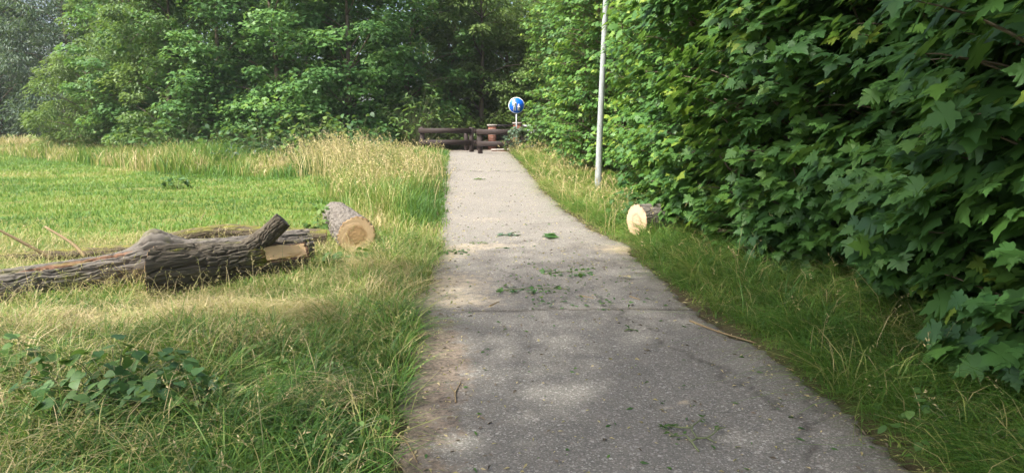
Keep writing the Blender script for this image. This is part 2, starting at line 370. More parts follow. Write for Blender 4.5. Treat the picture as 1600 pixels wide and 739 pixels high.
def maple_shrub(name, H, r, nsh, T, size, matk, face=(-1, -.25, 0), zlo=.25, lean=.5, tint0=0, lumps=0):
    """stems and arching shoots with leaves in pairs; denser on the side that gets light"""
    root = empty(name); face = nrm(np.array(face, float))
    tr = Acc()
    stems = []
    for k in range(7):
        a = R.uniform(0, 2*math.pi); b = np.array([math.cos(a), math.sin(a), 0])
        top = b*r*R.uniform(.2, .75) + face*r*.2 + np.array([0, 0, H*R.uniform(.7, .98)])
        P = spline([b*.15, b*.3 + np.array([0, 0, H*.3]) + rv(1, .08)[0], top*.72 + rv(1, .12)[0], top], 9)
        rr = np.linspace(.05 if k else .08, .010, 9); tr.tube(P, rr, 6, groove=.3); stems.append(P)
    SP = np.concatenate(stems)
    n = nsh
    u = R.random(n); z = zlo + (H - zlo)*u**1.0
    ph = np.arctan2(face[1], face[0]) + np.where(R.random(n) < .72, R.normal(0, .85, n), R.uniform(-math.pi, math.pi, n))
    prof = np.clip(1 - np.maximum(0, (z - .62*H)/(.40*H))**2, .05, 1)**.5*np.clip(.82 + .3*z/(.2*H), 0, 1)
    lump = 1 + .38*(fbm(ph*1.6 + 5, z*.9 + lumps, 11 + lumps) - .5)*2
    rr = r*prof*lump*np.where(R.random(n) < .55, 1, R.uniform(.55, 1, n))
    out = np.stack([np.cos(ph), np.sin(ph), np.zeros(n)], 1)
    tipP = out*rr[:, None] + np.array([0, 0, 1.])*z[:, None]
    L = R.uniform(.55, 1.15, n)*min(1, r/1.4)
    org = tipP - out*L[:, None]*.85 + np.array([0, 0, -.25])*L[:, None] + rv(n, .12)
    org[:, 2] = np.maximum(org[:, 2], .1)
    m = 6; t = np.linspace(.12, 1, m)[None, :, None]
    ctrl = (org + tipP)/2 + np.array([0, 0, .16])*L[:, None] + rv(n, .05)
    C = (1-t)**2*org[:, None] + 2*t*(1-t)*ctrl[:, None] + t*t*tipP[:, None]     # n,m,3
    D = nrm(np.gradient(C, axis=1)); side = nrm(np.cross(D, np.array([0, 0, 1.])))
    P, Tp, Nn, sz, tn = [], [], [], [], []
    shade = np.clip(.42 + R.normal(0, .17, n) + tint0 + .3*(fbm(ph*2, z*1.2, 40+lumps) - .5), 0, 1)
    for i in range(m):
        for s in (-1, 1):
            pet = R.uniform(.06, .14, n)[:, None]
            d = nrm(side[:, i]*s*R.uniform(.5, 1, n)[:, None] + D[:, i]*.6 + out*.25 + rv(n, .18))
            P.append(C[:, i] + d*pet + np.array([0, 0, .02])); Tp.append(d + np.array([0, 0, -.42]) + rv(n, .18))
            Nn.append(np.array([0, 0, 1.])*.75 + out*.62 + rv(n, .24)); sz.append(size*R.uniform(.38, 1.12, n)*(1 - .25*(i == m-1)))
            tn.append(np.clip(shade + R.normal(0, .12, n) + .18*(i == m-1)*R.random(n) + .5*(R.random(n) < .015), 0, 1))
    P.append(C[:, -1]); Tp.append(out + np.array([0, 0, -.4]) + rv(n, .2)); Nn.append(np.array([0, 0, 1.])*.7 + out*.7 + rv(n, .2)); sz.append(size*R.uniform(.5, .95, n)); tn.append(np.clip(shade + .12, 0, 1))
    W, F, ti = leaves(T, np.concatenate(P), np.concatenate(Tp), np.concatenate(Nn), np.concatenate(sz), np.concatenate(tn))
    build('crown', W, F, M[matk], root, attrs={'tint': ti})
    for i in range(0, n, 2): tr.tube(np.concatenate([[org[i] - out[i]*.5*L[i] - [0, 0, .2*L[i]]], C[i]]), np.linspace(.013, .003, m+1), 4, groove=.0)
    tr.build('trunk', M['bark_tree'], root, smooth=True)
    return root

def tree(name, H, r, zlo, nc, nl, T, size, matk, flat=.6, trunk=.16, clump=1.0, tint0=.0, lean=.0, up=.75, holes=(), at=None):
    root = empty(name); tr = Acc()
    top = np.array([lean, 0, H*.92])
    TP = spline([[0, 0, -.3], np.array([0, 0, H*.3]) + rv(1, .1)[0]*[1, 1, 0], np.array([lean*.6, 0, H*.62]) + rv(1, .25)[0]*[1, 1, 0], top], 14)
    tr.tube(TP, np.linspace(trunk, trunk*.12, 14), 8, groove=.3)
    # clump centres: through the volume, thicker towards the outside
    a = R.uniform(0, 2*math.pi, nc); q = R.random(nc); z = zlo + (H - zlo)*q
    s = (z - zlo)/(H - zlo); prof = np.sqrt(np.clip(1 - ((s - .40)/.62)**2, .05, 1))
    rr = r*prof*R.random(nc)**.42*(.75 + .5*fbm(a*1.3 + 3, z*.5, 50))
    C = np.stack([np.cos(a)*rr + lean*s, np.sin(a)*rr, z], 1)
    cs = clump*R.uniform(.6, 1.25, nc)
    for i in range(0, nc, 3):
        j = np.argmin(np.abs(TP[:, 2] - max(.2, C[i, 2] - .45*rr[i]))); b = TP[j]
        md = (b + C[i])/2 + rv(1, .2)[0] + [0, 0, .1*rr[i]]
        tr.tube(spline([b, md, C[i]], 6), np.linspace(.045*trunk/.16, .008, 6), 4, groove=.3)
    ci = np.repeat(np.arange(nc), nl); n = len(ci)
    v = nrm(rv(n)); v[:, 2] = np.abs(v[:, 2])*np.where(R.random(n) < .8, 1, -1)
    P = C[ci] + v*cs[ci][:, None]*np.array([1, 1, flat])*(R.random(n)**.4)[:, None]
    for (hx, hy, hr) in holes:                                  # gaps in the crown that let sunlight through
        q = P - (np.array([hx, hy, 0.]) - np.array([at[0], at[1], float(height(*at))])); al = q@np.array(sv); ds = np.linalg.norm(q - al[:, None]*np.array(sv), axis=1)
        k = ds > hr; P, ci, v = P[k], ci[k], v[k]; n = len(ci)
    out = nrm(np.stack([P[:, 0] - lean*.5, P[:, 1], np.zeros(n)], 1))
    tip = nrm(v*[1, 1, .2] + out*.5 + np.array([0, 0, -.45]) + rv(n, .35))
    nor = np.array([0, 0, up]) + v*.45 + out*.35 + rv(n, .32)
    ct = R.normal(0, .13, nc)
    ti = np.clip(.45 + tint0 + ct[ci] + R.normal(0, .13, n), 0, 1)
    W, F, ti = leaves(T, P, tip, nor, size*R.uniform(.6, 1.2, n), ti)
    build('crown', W, F, M[matk], root, attrs={'tint': ti}); tr.build('trunk', M['bark_tree'], root, smooth=True)
    return root
def put(o, X, Y, rz=0, sc=1, label=None, cat='tree', group=None, dz=0):
    o.location = (X, Y, float(height(X, Y)) + dz); o.rotation_euler = (0, 0, rz); o.scale = (sc,)*3
    return tag(o, label, cat, group)

# --- maples along the right of the path
GM = 'maples crowding the right side of the path'
near = [
 ((4.50, 3.7), 6.2, 2.0, 720, .22, 0, 'nearest maple on the right, big dark leaves hanging low over the verge'),
 ((4.72, 5.9), 6.4, 2.0, 760, .21, 1, 'dark maple with large shaded leaves, second from the right edge'),
 ((4.08, 8.0), 6.2, 1.9, 780, .195, 2, 'maple whose low leafy shoots spread over the grass right of the sawn log'),
 ((3.66, 10.4), 6.4, 1.65, 760, .185, 3, 'maple draping its leaves over the short log beside the path'),
]
for (x, y), H, r, ns, sz, k, lab in near:
    o = maple_shrub('maple_tree', H, r, ns, L_MAPLE, sz, 'maple', lumps=k, zlo=.08, tint0=(-.04, 0, .04, .08)[k])
    put(o, x, y, 0, 1, lab, 'tree', GM)
mid_ = [
 ((3.75, 13.3), 6.8, 1.7, 560, .18, 5, 'sunlit maple standing between the short log and the grey pole'),
 ((4.1, 16.9), 7.4, 1.75, 560, .175, 6, 'bright green maple directly behind the grey pole'),
 ((3.15, 19.6), 8.0, 1.65, 520, .17, 7, 'maple with light green leaves just left of the grey pole'),
 ((2.75, 22.6), 8.5, 1.75, 500, .17, 8, 'maple overhanging the path a little before the blue sign'),
 ((2.55, 26.2), 9.0, 1.95, 480, .17, 9, 'maple right of the blue sign, reaching over the railing'),
]
for (x, y), H, r, ns, sz, k, lab in mid_:
    o = maple_shrub('maple_tree', H, r, ns, L_MAPLE_S, sz, 'maple', lumps=k, zlo=.3, tint0=.14)
    put(o, x, y, 0, 1, lab, 'tree', GM)

# --- taller trees behind them and the wood across the far side
T1 = tree('broadleaf_tree', 11, 3.0, .8, 130, 170, L_STAR, .17, 'wood_leaf', clump=.95)
T2 = tree('broadleaf_tree', 12.5, 3.1, .5, 140, 170, L_STAR, .165, 'wood_leaf', clump=.85, tint0=.10)
T3 = tree('broadleaf_tree', 10, 2.7, .3, 120, 190, L_KITE, .18, 'pale', clump=.8, tint0=.0)
T4 = tree('broadleaf_tree', 14, 3.6, .6, 140, 140, L_KITE, .23, 'wood_leaf', clump=1.1, trunk=.2)
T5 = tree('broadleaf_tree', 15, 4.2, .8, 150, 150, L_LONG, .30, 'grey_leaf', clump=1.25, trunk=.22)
T7 = tree('broadleaf_tree', 9, 2.6, .6, 90, 150, L_KITE, .20, 'pale', clump=.8, tint0=.40)  # leaf tint raised to imitate backlight in the gap above the path
T6 = tree('small_tree', 5.4, 3.0, .2, 120, 210, L_LONG, .21, 'pale', clump=.7, flat=.8, tint0=.15)
used = set()
GW = 'trees of the wood beyond the meadow'
def wood(src, X, Y, rz, sc, label, cat='tree', group=GW):
    z = float(height(X, Y))
    if src.name not in used:
        used.add(src.name); put(src, X, Y, rz, sc, label, cat, group); return src
    o = dup(src, (X, Y, z), rz, label, group, sc); o['category'] = cat; return o
wood(T1, 7.9, 6.5, .3, .9, 'dark tree filling the gap behind the nearest maples on the right', group=GM)
wood(T1, 7.4, 10.8, 2.1, .95, 'dark tree behind the maple that drapes over the short log', group=GM)
wood(T2, 6.9, 15.5, 1.0, .9, 'tall tree behind the bright maple at the grey pole', group=GM)
wood(T1, 6.4, 20.5, 4.0, 1, 'tall tree rising behind the maples right of the blue sign', group=GM)
wood(T2, 5.2, 29.5, 2.5, 1, 'tall tree right of the bridge railing, behind the last maple', group=GM)
# row at the edge of the wood
wood(T2, -5.0, 33.5, 0.2, .95, 'maple standing right behind the left end of the timber barrier')
wood(T1, -7.3, 31.0, 1.4, 1.0, 'dark maple rising behind the tallest dry grass')
wood(T2, -10.6, 31.5, 2.9, 1.0, 'deep green maple with bright tufts, above the bright yellow-green shrub')
wood(T1, -13.6, 32.5, 5.0, 1.0, 'dark tree in the middle of the wood edge above the weeds')
wood(T3, -16.4, 33.5, .8, 1.05, 'light green feathery tree at the edge of the wood, left of centre')
wood(T2, -19.2, 36.0, 3.9, .95, 'tree with dark gaps beside the round pale tree')
wood(T6, -22.6, 37.5, .4, 1.0, 'low round pale green tree standing out in front of the wood')
wood(T3, -24.5, 44.0, 2.2, 1.1, 'pale tree just behind the low round tree')
wood(T5, -31.5, 50.0, .3, 1.0, 'hazy grey green tree at the far left, right of the leftmost one')
wood(T5, -38.5, 52.0, 2.0, 1.05, 'hazy grey green tree at the left border of the view')
wood(T5, -45.5, 56.0, 4.1, 1.05, 'blue grey tree cut by the left border of the view')
wood(T4, -28.0, 57.0, 1.1, 1.15, 'tall dark tree behind the hazy grey green trees')
wood(T4, -36.0, 62.0, 3.3, 1.2, 'tall shaded tree far behind at the left')
wood(T5, -50.0, 68.0, 1.0, 1.2, 'farthest grey tree at the left, only glimpsed between crowns')
wood(T5, -53.0, 57.0, 5.0, 1.05, 'grey green tree just outside the left border, beside the blue grey one')
wood(T4, -60.0, 66.0, .6, 1.2, 'tall dark tree beyond the left border of the view')
wood(T5, -63.0, 55.0, 2.8, 1.1, 'grey green tree well beyond the left border of the view')
wood(T7, -3.2, 36.5, 1.3, .95, 'tree with backlight put into its yellow green leaves, left of the brick pillars, behind the farther barrier')
wood(T7, 2.6, 35.5, 4.6, .95, 'tree with backlight tinted into its yellow green leaves, behind the blue sign')
wood(T7, -.4, 42.5, 2.4, 1.1, 'tree pale from backlight tinted into its leaves, closing the view above the end of the path')
# second row
for k, (X, Y, src, rz, lab) in enumerate([
 (-21.5, 45, T4, .5, 'tall dark tree behind the tree with dark gaps'), (-16.5, 42, T4, 2.2, 'tall dark tree behind the light green feathery tree'),
 (-12, 41, T4, 3.7, 'tall tree standing behind the middle of the wood edge'), (-7.6, 40, T4, 5.1, 'tall dark tree behind the maple above the dry grass'),
 (-3.6, 46, T4, 1.7, 'tall tree behind the maple at the timber barrier'), (.6, 38.0, T7, .2, 'tree whose leaf colour carries a yellow green backlight, in the gap straight above the path'),
 (4.4, 43, T4, 2.9, 'dark tree seen right above the blue sign'), (-1.6, 35.0, T7, 3.1, 'light green tree with backlight in its leaf colour, directly beyond the brick pillars'),
 (8.5, 38, T4, .9, 'tall tree far behind the maples on the right'), (8.8, 27, T4, 4.4, 'tall shaded tree deep behind the right-hand maples'),
 (10.5, 17, T4, 5.5, 'tall dark tree deep behind the pole'), (11, 9, T4, 1.9, 'tall dark tree deep behind the nearest maples')]):
    wood(src, X, Y, rz, 1, lab)
for k, (X, Y, rz) in enumerate([(-27, 72, 0), (-19, 60, 1), (-13, 57, 2), (-7, 56, 3), (-1, 58, 4), (5, 56, 5), (11, 54, .5), (-40, 78, 1.2), (-60, 84, 2.4), (-52, 92, 4)]):
    wood(T4, X, Y, rz, 1.25, 'tall tree deep in the wood, seen only through gaps in the crowns', group='trees deep in the wood')
# tree standing to the left behind the viewer: its crown shades the near path, verge and maples
o = tree('broadleaf_tree', 9.6, 5.6, 5.6, 300, 42, L_MAPLE_S, .155, 'maple', clump=1.5, flat=.6, trunk=.22, at=(-2.4, 1.2),
         holes=[(*px(u, v)[:2], r) for u, v, r in ((660, 700, .20), (705, 692, .22), (750, 684, .18), (812, 628, .17), (842, 664, .15), (690, 598, .20), (735, 590, .18), (640, 640, .16), (700, 655, .14), (640, 735, .2), (560, 470, .3), (430, 500, .35), (250, 520, .4), (500, 600, .25), (420, 660, .22), (120, 600, .25), (700, 540, .25), (560, 700, .25))])
put(o, -2.4, 1.2, 0, 1, 'broad maple whose crown hangs over the near end of the path', 'tree')

# ------------------------------------------------------------------ logs
def log_body(P, rs, na=150, nl=220, amp=.018, seed=0, cell=.035, clen=.22, scar=None, moss=None, lich=0, bump=None, cut=None, skew=0):
    """rings along P with real bark ridges; returns V, Q, attrs, rim of both ends"""
    P = spline(P, nl); rs = np.interp(np.linspace(0, 1, nl), np.linspace(0, 1, len(rs)), rs); T, A, B = frames(P)
    L = np.concatenate([[0], np.cumsum(np.linalg.norm(np.diff(P, axis=0), axis=1))])
    th = np.arange(na)*2*math.pi/na; TH, LL = np.meshgrid(th, L); RR = rs[:, None]*np.ones_like(TH)
    nc = max(8, round(2*math.pi*rs.mean()/cell))
    uu = TH/(2*math.pi)*nc; wob = (fbm(LL*5, np.cos(TH)*2, seed)-.5)*2.2
    def pn(f, g, k):     # noise that closes round the log
        a = noise(uu*f + wob, LL/clen*g, seed+k); b = noise((uu - nc)*f + wob, LL/clen*g, seed+k); q = TH/(2*math.pi)
        return a*(1-q) + b*q
    ridge = 1 - np.abs(2*pn(1, 1, 1) - 1); ridge2 = 1 - np.abs(2*pn(2.3, 2.5, 2) - 1)
    gro = np.clip(sst(.70, 1.0, ridge)*.8 + .5*sst(.75, 1, ridge2), 0, 1)
    big = fbm(np.cos(TH)*1.5 + LL*1.1 + seed, np.sin(TH)*1.5 + LL*.7, seed+3) - .5
    r = RR*(1 + .16*big) - amp*gro + amp*.4*(pn(4, 5, 5) - .5)
    w_ = np.zeros_like(TH); sc = np.zeros_like(TH)
    q = LL/L[-1]
    if bump: 
        for (s0, t0, ws, wt, h) in bump: r = r + h*np.exp(-((q-s0)/ws)**2 - ((np.angle(np.exp(1j*(TH-t0))))/wt)**2)
    if scar:
        for (s0, t0, ws, wt) in scar:
            k = ((q-s0)/ws)**2 + (np.angle(np.exp(1j*(TH-t0-.5*(q-s0)/ws*wt)))/wt)**2 + (fbm(LL*9, TH*6, seed+9)-.5)*.9
            m_ = sst(1.15, .9, k); sc = np.maximum(sc, m_); r = r - .008*m_; gro = gro*(1-m_)
    if cut:
        s0, s1, t0, wt = cut; an = np.angle(np.exp(1j*(TH-t0))); nz = (fbm(LL*14, TH*9, seed+12)-.5)
        m_ = ((q > s0 + .02*nz) & (q < s1 + .01*nz) & (np.abs(an + .15*nz) < wt)); w_ = m_.astype(float)
        rim_ = (q > s0 - .03 + .03*nz) & (np.abs(an + .2*nz) < wt*1.28) & ~m_; sc = np.maximum(sc, rim_*1.0); gro = gro*(1 - .8*rim_)
        flat = (RR*math.cos(wt*.8))/np.cos(np.clip(an, -1.2, 1.2)) - .012
        r = np.where(m_, np.minimum(r, flat), r)
    V = P[:, None] + r[..., None]*(np.cos(TH)[..., None]*A[:, None] + np.sin(TH)[..., None]*B[:, None])
    if skew: V = V - T[:1, None]*(skew*(V - P[:, None])@(-A[0]) * (1 - sst(0, .3, q)))[..., None]
    i = np.arange(nl-1)[:, None]*na; j = np.arange(na)[None]; k = (j+1) % na
    Q = np.stack([i+j, i+k, i+na+k, i+na+j], -1).reshape(-1, 4)
    up = np.cos(TH)[..., None]*A[:, None] + np.sin(TH)[..., None]*B[:, None]
    mo = np.clip(sst(.35, .9, up[..., 2]) if moss else 0*TH, 0, 1)
    if lich: mo = np.maximum(mo, lich*sst(.60, .72, fbm(LL*4 + seed, np.cos(TH)*2, seed+20))*(up[..., 2] > -.3))
    return dict(V=V.reshape(-1, 3), Q=Q, at=dict(groove=gro.ravel(), scar=sc.ravel(), moss=mo.ravel()), wood=w_.ravel(), rims=(V[0], V[-1]), P=P, T=T)
def split_body(lb, parent, matk, name='bark'):
    wq = lb['wood'][lb['Q']].min(1) > .5
    b = build(name, lb['V'], lb['Q'][~wq], M[matk], parent, True, lb['at'])
    if wq.any():
        us, inv = np.unique(lb['Q'][wq], return_inverse=True)
        V = lb['V'][us]; rr = np.linalg.norm(V - V.mean(0), axis=1)
        build('exposed_wood', V, inv.reshape(-1, 4), M['cut_strip'], parent, True, {'ring': .55 + .3*rr/rr.max()})
    return b
def cap(rim, axis_out, parent, matk, inset=.012, dome=.004, name='cut_face', k=.965):
    c = rim.mean(0); nr = 22; V = [c[None] + axis_out*.0]; ring = [np.zeros(1)]
    for i in range(1, nr+1):
        f = i/nr*k; sm = 1 - .0*f
        V.append(c + (rim - c)*f + axis_out*((fbm(rim[:, 0]*9 + i*.4, rim[:, 2]*9, 3)-.5)[:, None]*.006)); ring.append(np.full(len(rim), i/nr))
    V.append(c + (rim - c)*.995 - axis_out*.004); ring.append(np.ones(len(rim)))
    na = len(rim); V = np.concatenate(V) + axis_out*.004; ring = np.concatenate(ring)
    j = np.arange(na); kx = (j+1) % na
    T = np.stack([np.zeros(na, int), 1+j, 1+kx], 1); Q = []
    for i in range(nr): a = 1+i*na; Q.append(np.stack([a+j, a+na+j, a+na+kx, a+kx], 1))
    return build(name, V, [T, np.concatenate(Q)], M[matk], parent, True, {'ring': ring})
M['cut_strip'] = m_plain('split_sapwood', (.90, .60, .32), .8, .2, 0, .15, 4, .4, (6, 6, 6))

BASE = {}
def log_thing(name, label, P, cat='log', group='sawn logs lying beside the path'):
    b = np.mean(np.asarray(P), axis=0); b[2] = 0
    r = empty(name, b); tag(r, label, cat, group); return r, [np.asarray(p, float) - b for p in P], b
foot = []      # axes that grass must not grow through
def foots(P, rs):
    Q = spline(P, 40); foot.append((Q, np.interp(np.linspace(0, 1, 40), np.linspace(0, 1, len(rs)), rs)))
# long trunk
P = [(-6.9, 4.15, .14), (-4.70, 6.12, .15), (-3.75, 6.97, .18), (-3.1, 7.55, .20), (-2.47, 8.12, .19)]; rs = [.15, .17, .19, .20, .205]; foots(P, rs)
r_, Q_, _ = log_thing('felled_trunk', 'longest felled trunk with grey bark and a reddish scar, running out at the left', P)
lb = log_body(Q_, rs, 190, 560, .024, 1, cell=.042, clen=.34, scar=[(.60, 1.15, .075, .22), (.93, 1.5, .02, .2)], bump=[(.722, 2.0, .032, .55, .17), (.76, 2.0, .06, .5, .05)], lich=.4)
split_body(lb, r_, 'bark'); cap(lb['rims'][1], lb['T'][-1], r_, 'cut_brown'); cap(lb['rims'][0], -lb['T'][0], r_, 'cut_brown')
# front forked log
SKEW = -.75
P = [(-3.44, 6.42, .23), (-3.1, 6.84, .215), (-2.75, 7.24, .20), (-2.39, 7.64, .175)]; rs = [.255, .225, .20, .165]; foots(P, rs)
r_, Q_, b_ = log_thing('forked_log', 'dark forked log with a stub pointing up and a bare wood patch', P)
lb = log_body(Q_, rs, 240, 330, .030, 11, cell=.05, clen=.3, lich=.9, skew=SKEW, scar=[(.60, .9, .03, .14)], cut=(.67, .985, .50, .48))
split_body(lb, r_, 'bark_dark'); cap(lb['rims'][0], -lb['T'][0], r_, 'cut_brown'); cap(lb['rims'][1], lb['T'][-1], r_, 'cut_brown')
SP_ = [np.array(q) - b_ for q in ((-2.98, 7.00, .22), (-2.80, 7.16, .32), (-2.62, 7.26, .47), (-2.47, 7.30, .615))]
lb = log_body(SP_, [.15, .125, .105, .10], 120, 140, .02, 23, cell=.035, clen=.16, lich=.4)
st = split_body(lb, r_, 'bark_dark', 'branch_stub'); cap(lb['rims'][1], lb['T'][-1], st, 'cut_grey' if 'cut_grey' in M else 'cut_brown')
# mossy curved log behind
P = [(-7.2, 7.75, .05), (-6.16, 8.07, .06), (-4.73, 8.30, .10), (-4.2, 8.62, .19), (-3.75, 8.88, .215), (-3.2, 9.0, .17), (-2.52, 9.15, .12)]; rs = [.03, .05, .085, .12, .135, .125, .12]; foots(P, rs)
r_, Q_, _ = log_thing('mossy_log', 'thin curved log with yellow moss on top, behind the longest trunk', P)
lb = log_body(Q_, rs, 90, 300, .012, 31, moss=1); split_body(lb, r_, 'bark_moss'); cap(lb['rims'][1], lb['T'][-1], r_, 'cut_brown')
# short log, left, end towards the viewer
P = [(-1.985, 8.62, .245), (-2.35, 9.55, .235), (-2.78, 10.75, .225)]; rs = [.245, .24, .225]; foots(P, rs)
r_, Q_, _ = log_thing('sawn_log', 'short thick log left of the path, amber sawn end with rings facing the viewer', P)
lb = log_body(Q_, rs, 190, 330, .02, 41, cell=.05, clen=.13); split_body(lb, r_, 'bark'); cap(lb['rims'][0], -lb['T'][0], r_, 'cut_brown'); cap(lb['rims'][1], lb['T'][-1], r_, 'cut_brown')
# short log, right
c0 = px(995, 344, Y=9.95); ax_ = np.array([.87, .49, 0.]); c0[2] = .245
P = [c0, c0 + ax_*.45, c0 + ax_*.95]; rs = [.24, .235, .235]; foots(P, rs)
r_, Q_, _ = log_thing('sawn_log', 'short log right of the path, pale sawn end, half hidden under maple leaves', P)
lb = log_body(Q_, rs, 190, 180, .02, 51, cell=.05, clen=.3); split_body(lb, r_, 'bark'); cap(lb['rims'][0], -lb['T'][0], r_, 'cut_pale'); cap(lb['rims'][1], lb['T'][-1], r_, 'cut_pale')

# ------------------------------------------------------------------ barriers, pillars, railing, sign, pole
def barrier(label, A, B, posts, zs, ext0, ext1, rail_h, H=.95):
    A = np.array(A, float); B = np.array(B, float); d = nrm(B - A); rz = math.atan2(d[1], d[0]); c = (A + B)/2
    z0 = float(height(c[0], c[1])); r = empty('timber_barrier', (c[0], c[1], z0), rz); tag(r, label, 'barrier', 'timber barriers at the end of the path'); Lh = np.linalg.norm(B - A)/2
    for u in posts:
        Acc().box((u*Lh, .0, H/2 - .15), (.09, .09, H/2 + .15)).build('post', M['fence'], r)
    for z in zs:
        Acc().box(((ext1 - ext0)/2, -.113, z), (Lh + (ext0 + ext1)/2, .018, rail_h)).build('rail', M['fence'], r)
    return r
barrier('dark timber barrier standing farther back, at the left path edge', (-3.62, 27.6), (-1.62, 27.6), (-.97, 1), (.86, .40), .1, -.02, .10, 1.0)
barrier('dark timber barrier standing nearer, across the right half of the path', (-1.20, 26.0), (.46, 26.0), (-1, .9), (.87, .43), .13, .05, .10, .98)
barrier('short piece of reddish barrier glimpsed between the two dark ones', (-1.95, 29.4), (-1.38, 29.4), (-1, .9), (.88, .40), .0, .0, .09, .95)
def pillar(x, y, label):
    z = float(height(x, y)); r = empty('brick_pillar', (x, y, z)); tag(r, label, 'pillar', 'brick pillars of the bridge')
    Acc().box((0, 0, .5), (.18, .18, .6)).build('shaft', M['brick'], r)
    Acc().box((0, 0, 1.135), (.215, .215, .032)).build('cap', M['stone'], r)
p1 = px(769, 210, Y=31.0); p2 = px(808, 210, Y=31.6)
pillar(p1[0], p1[1], 'brick pillar with a stone cap, left of the dark railing'); pillar(p2[0], p2[1], 'brick pillar behind the post of the blue sign')
def railing(A, B, label, m1, m2, n):
    c = (A + B)/2; d = B - A; L = np.hypot(d[0], d[1])/2; r = empty('railing', (c[0], c[1], float(height(c[0], c[1]))), math.atan2(d[1], d[0])); tag(r, label, 'railing')
    for z, hh, mm in ((1.06, .045, m1), (.86, .02, m2), (.12, .02, m2)): Acc().box((0, 0, z), (L, .03, hh)).build('rail', M[mm], r)
    for i in range(n): Acc().box((-L + (i+.5)*2*L/n, 0, .49), (.014, .014, .35)).build('baluster', M[m2], r)
railing(p1 + [.18, 0, 0], p2 - [.18, 0, 0], 'dark iron railing with upright bars between the two brick pillars', 'iron', 'iron', 9)
railing(p2 + [.18, 0, 0], p2 + [1.5, .4, 0], 'pale metal railing running off to the right of the sign', 'rail_grey', 'rail_grey', 10)
st = px(778, 236, Y=28.6); z = float(height(st[0], st[1]))
o = empty('brick_step', (st[0] + .1, 28.6, z)); tag(o, 'low brick step behind the nearer timber barrier', 'step')
Acc().box((0, 0, .02), (.36, .2, .09)).build('brick_base', M['brick'], o); Acc().box((0, 0, .13), (.38, .22, .018)).build('stone_top', M['stone'], o)
# sign
c = px(807, 165, Y=27.2); zb = float(height(c[0], 27.2)); r = empty('path_sign', (c[0], 27.2, zb)); tag(r, 'round blue sign with a white adult and child, on a thin grey post', 'sign')
hz = c[2] - zb; a = np.linspace(0, 2*math.pi, 49)[:-1]
def disc(rad_, y0, y1, cz, n=48, cx=0):
    a = np.linspace(0, 2*math.pi, n+1)[:-1]; c_, s_ = np.cos(a)*rad_ + cx, np.sin(a)*rad_ + cz
    V = np.concatenate([np.stack([c_, a*0 + y0, s_], 1), np.stack([c_, a*0 + y1, s_], 1)])
    j = np.arange(n); return V, [np.arange(n)[None], (np.arange(n)[::-1] + n)[None], np.stack([j, j+n, (j+1) % n + n, (j+1) % n], 1)]
Acc().tube([(0, .04, -.2), (0, .04, hz + .25)], [.03, .03], 10).build('post', M['zinc'], r, True)
Acc().add(*disc(.315, -.002, .008, hz)).build('rim', M['sign_white'], r); Acc().add(*disc(.292, -.006, -.0025, hz)).build('blue_face', M['sign_blue'], r)
def flat(poly, y0=-.011, y1=-.0065):
    P = np.array(poly, float); n = len(P); V = np.concatenate([np.stack([P[:, 0], P[:, 0]*0 + y, P[:, 1] + hz], 1) for y in (y0, y1)]); j = np.arange(n)
    return V, [j[None], np.stack([j, j+n, (j+1) % n + n, (j+1) % n], 1)]
ad = Acc(); ox = -.072
ad.add(*disc(.036, -.011, -.0065, hz + .178, 18, ox))
ad.add(*flat([(ox+q, v) for q, v in ((-.05, .128), (.05, .128), (.075, .09), (.095, -.02), (.078, -.03), (.052, .05), (.05, -.06), (.052, -.20), (.012, -.20), (.004, -.07), (-.006, -.07), (-.012, -.20), (-.052, -.20), (-.05, -.06), (-.052, .04), (-.082, -.03), (-.098, -.018), (-.075, .09))]))
ad.build('adult_figure', M['sign_white'], r)
ch = Acc(); ox = .088
ch.add(*disc(.03, -.011, -.0065, hz + .022, 16, ox))
ch.add(*flat([(ox+q, v) for q, v in ((-.038, -.018), (.038, -.018), (.052, -.04), (.075, -.10), (.06, -.108), (.036, -.065), (.040, -.125), (.036, -.20), (.008, -.20), (0, -.13), (-.008, -.20), (-.036, -.20), (-.040, -.125), (-.034, -.05), (-.075, -.022), (-.082, -.038), (-.055, -.055))]))
ch.build('child_figure', M['sign_white'], r)
for q in (.12, -.12): Acc().box((0, .03, hz + q), (.05, .02, .02)).build('clamp', M['zinc'], r)
# lamp post
b = px(935, 274, Y=16.4); zb = float(height(b[0], b[1])); r = empty('lamp_post', (b[0], b[1], zb)); tag(r, 'slim pale grey pole with weathered paint, standing in the grass before the maples', 'pole')
LP = [(0, 0, -.3), (0.01, 0, .9), (.03, 0, 2), (.125, 0, 5.6)]; Acc().tube(spline(LP, 24), np.interp(np.linspace(0, 1, 24), [0, .2, .24, 1], [.088, .088, .080, .062]), 20).build('mast', M['mast'], r, True)
Acc().box((.125, 0, 5.66), (.14, .30, .06)).build('lantern', M['rail_grey'], r)

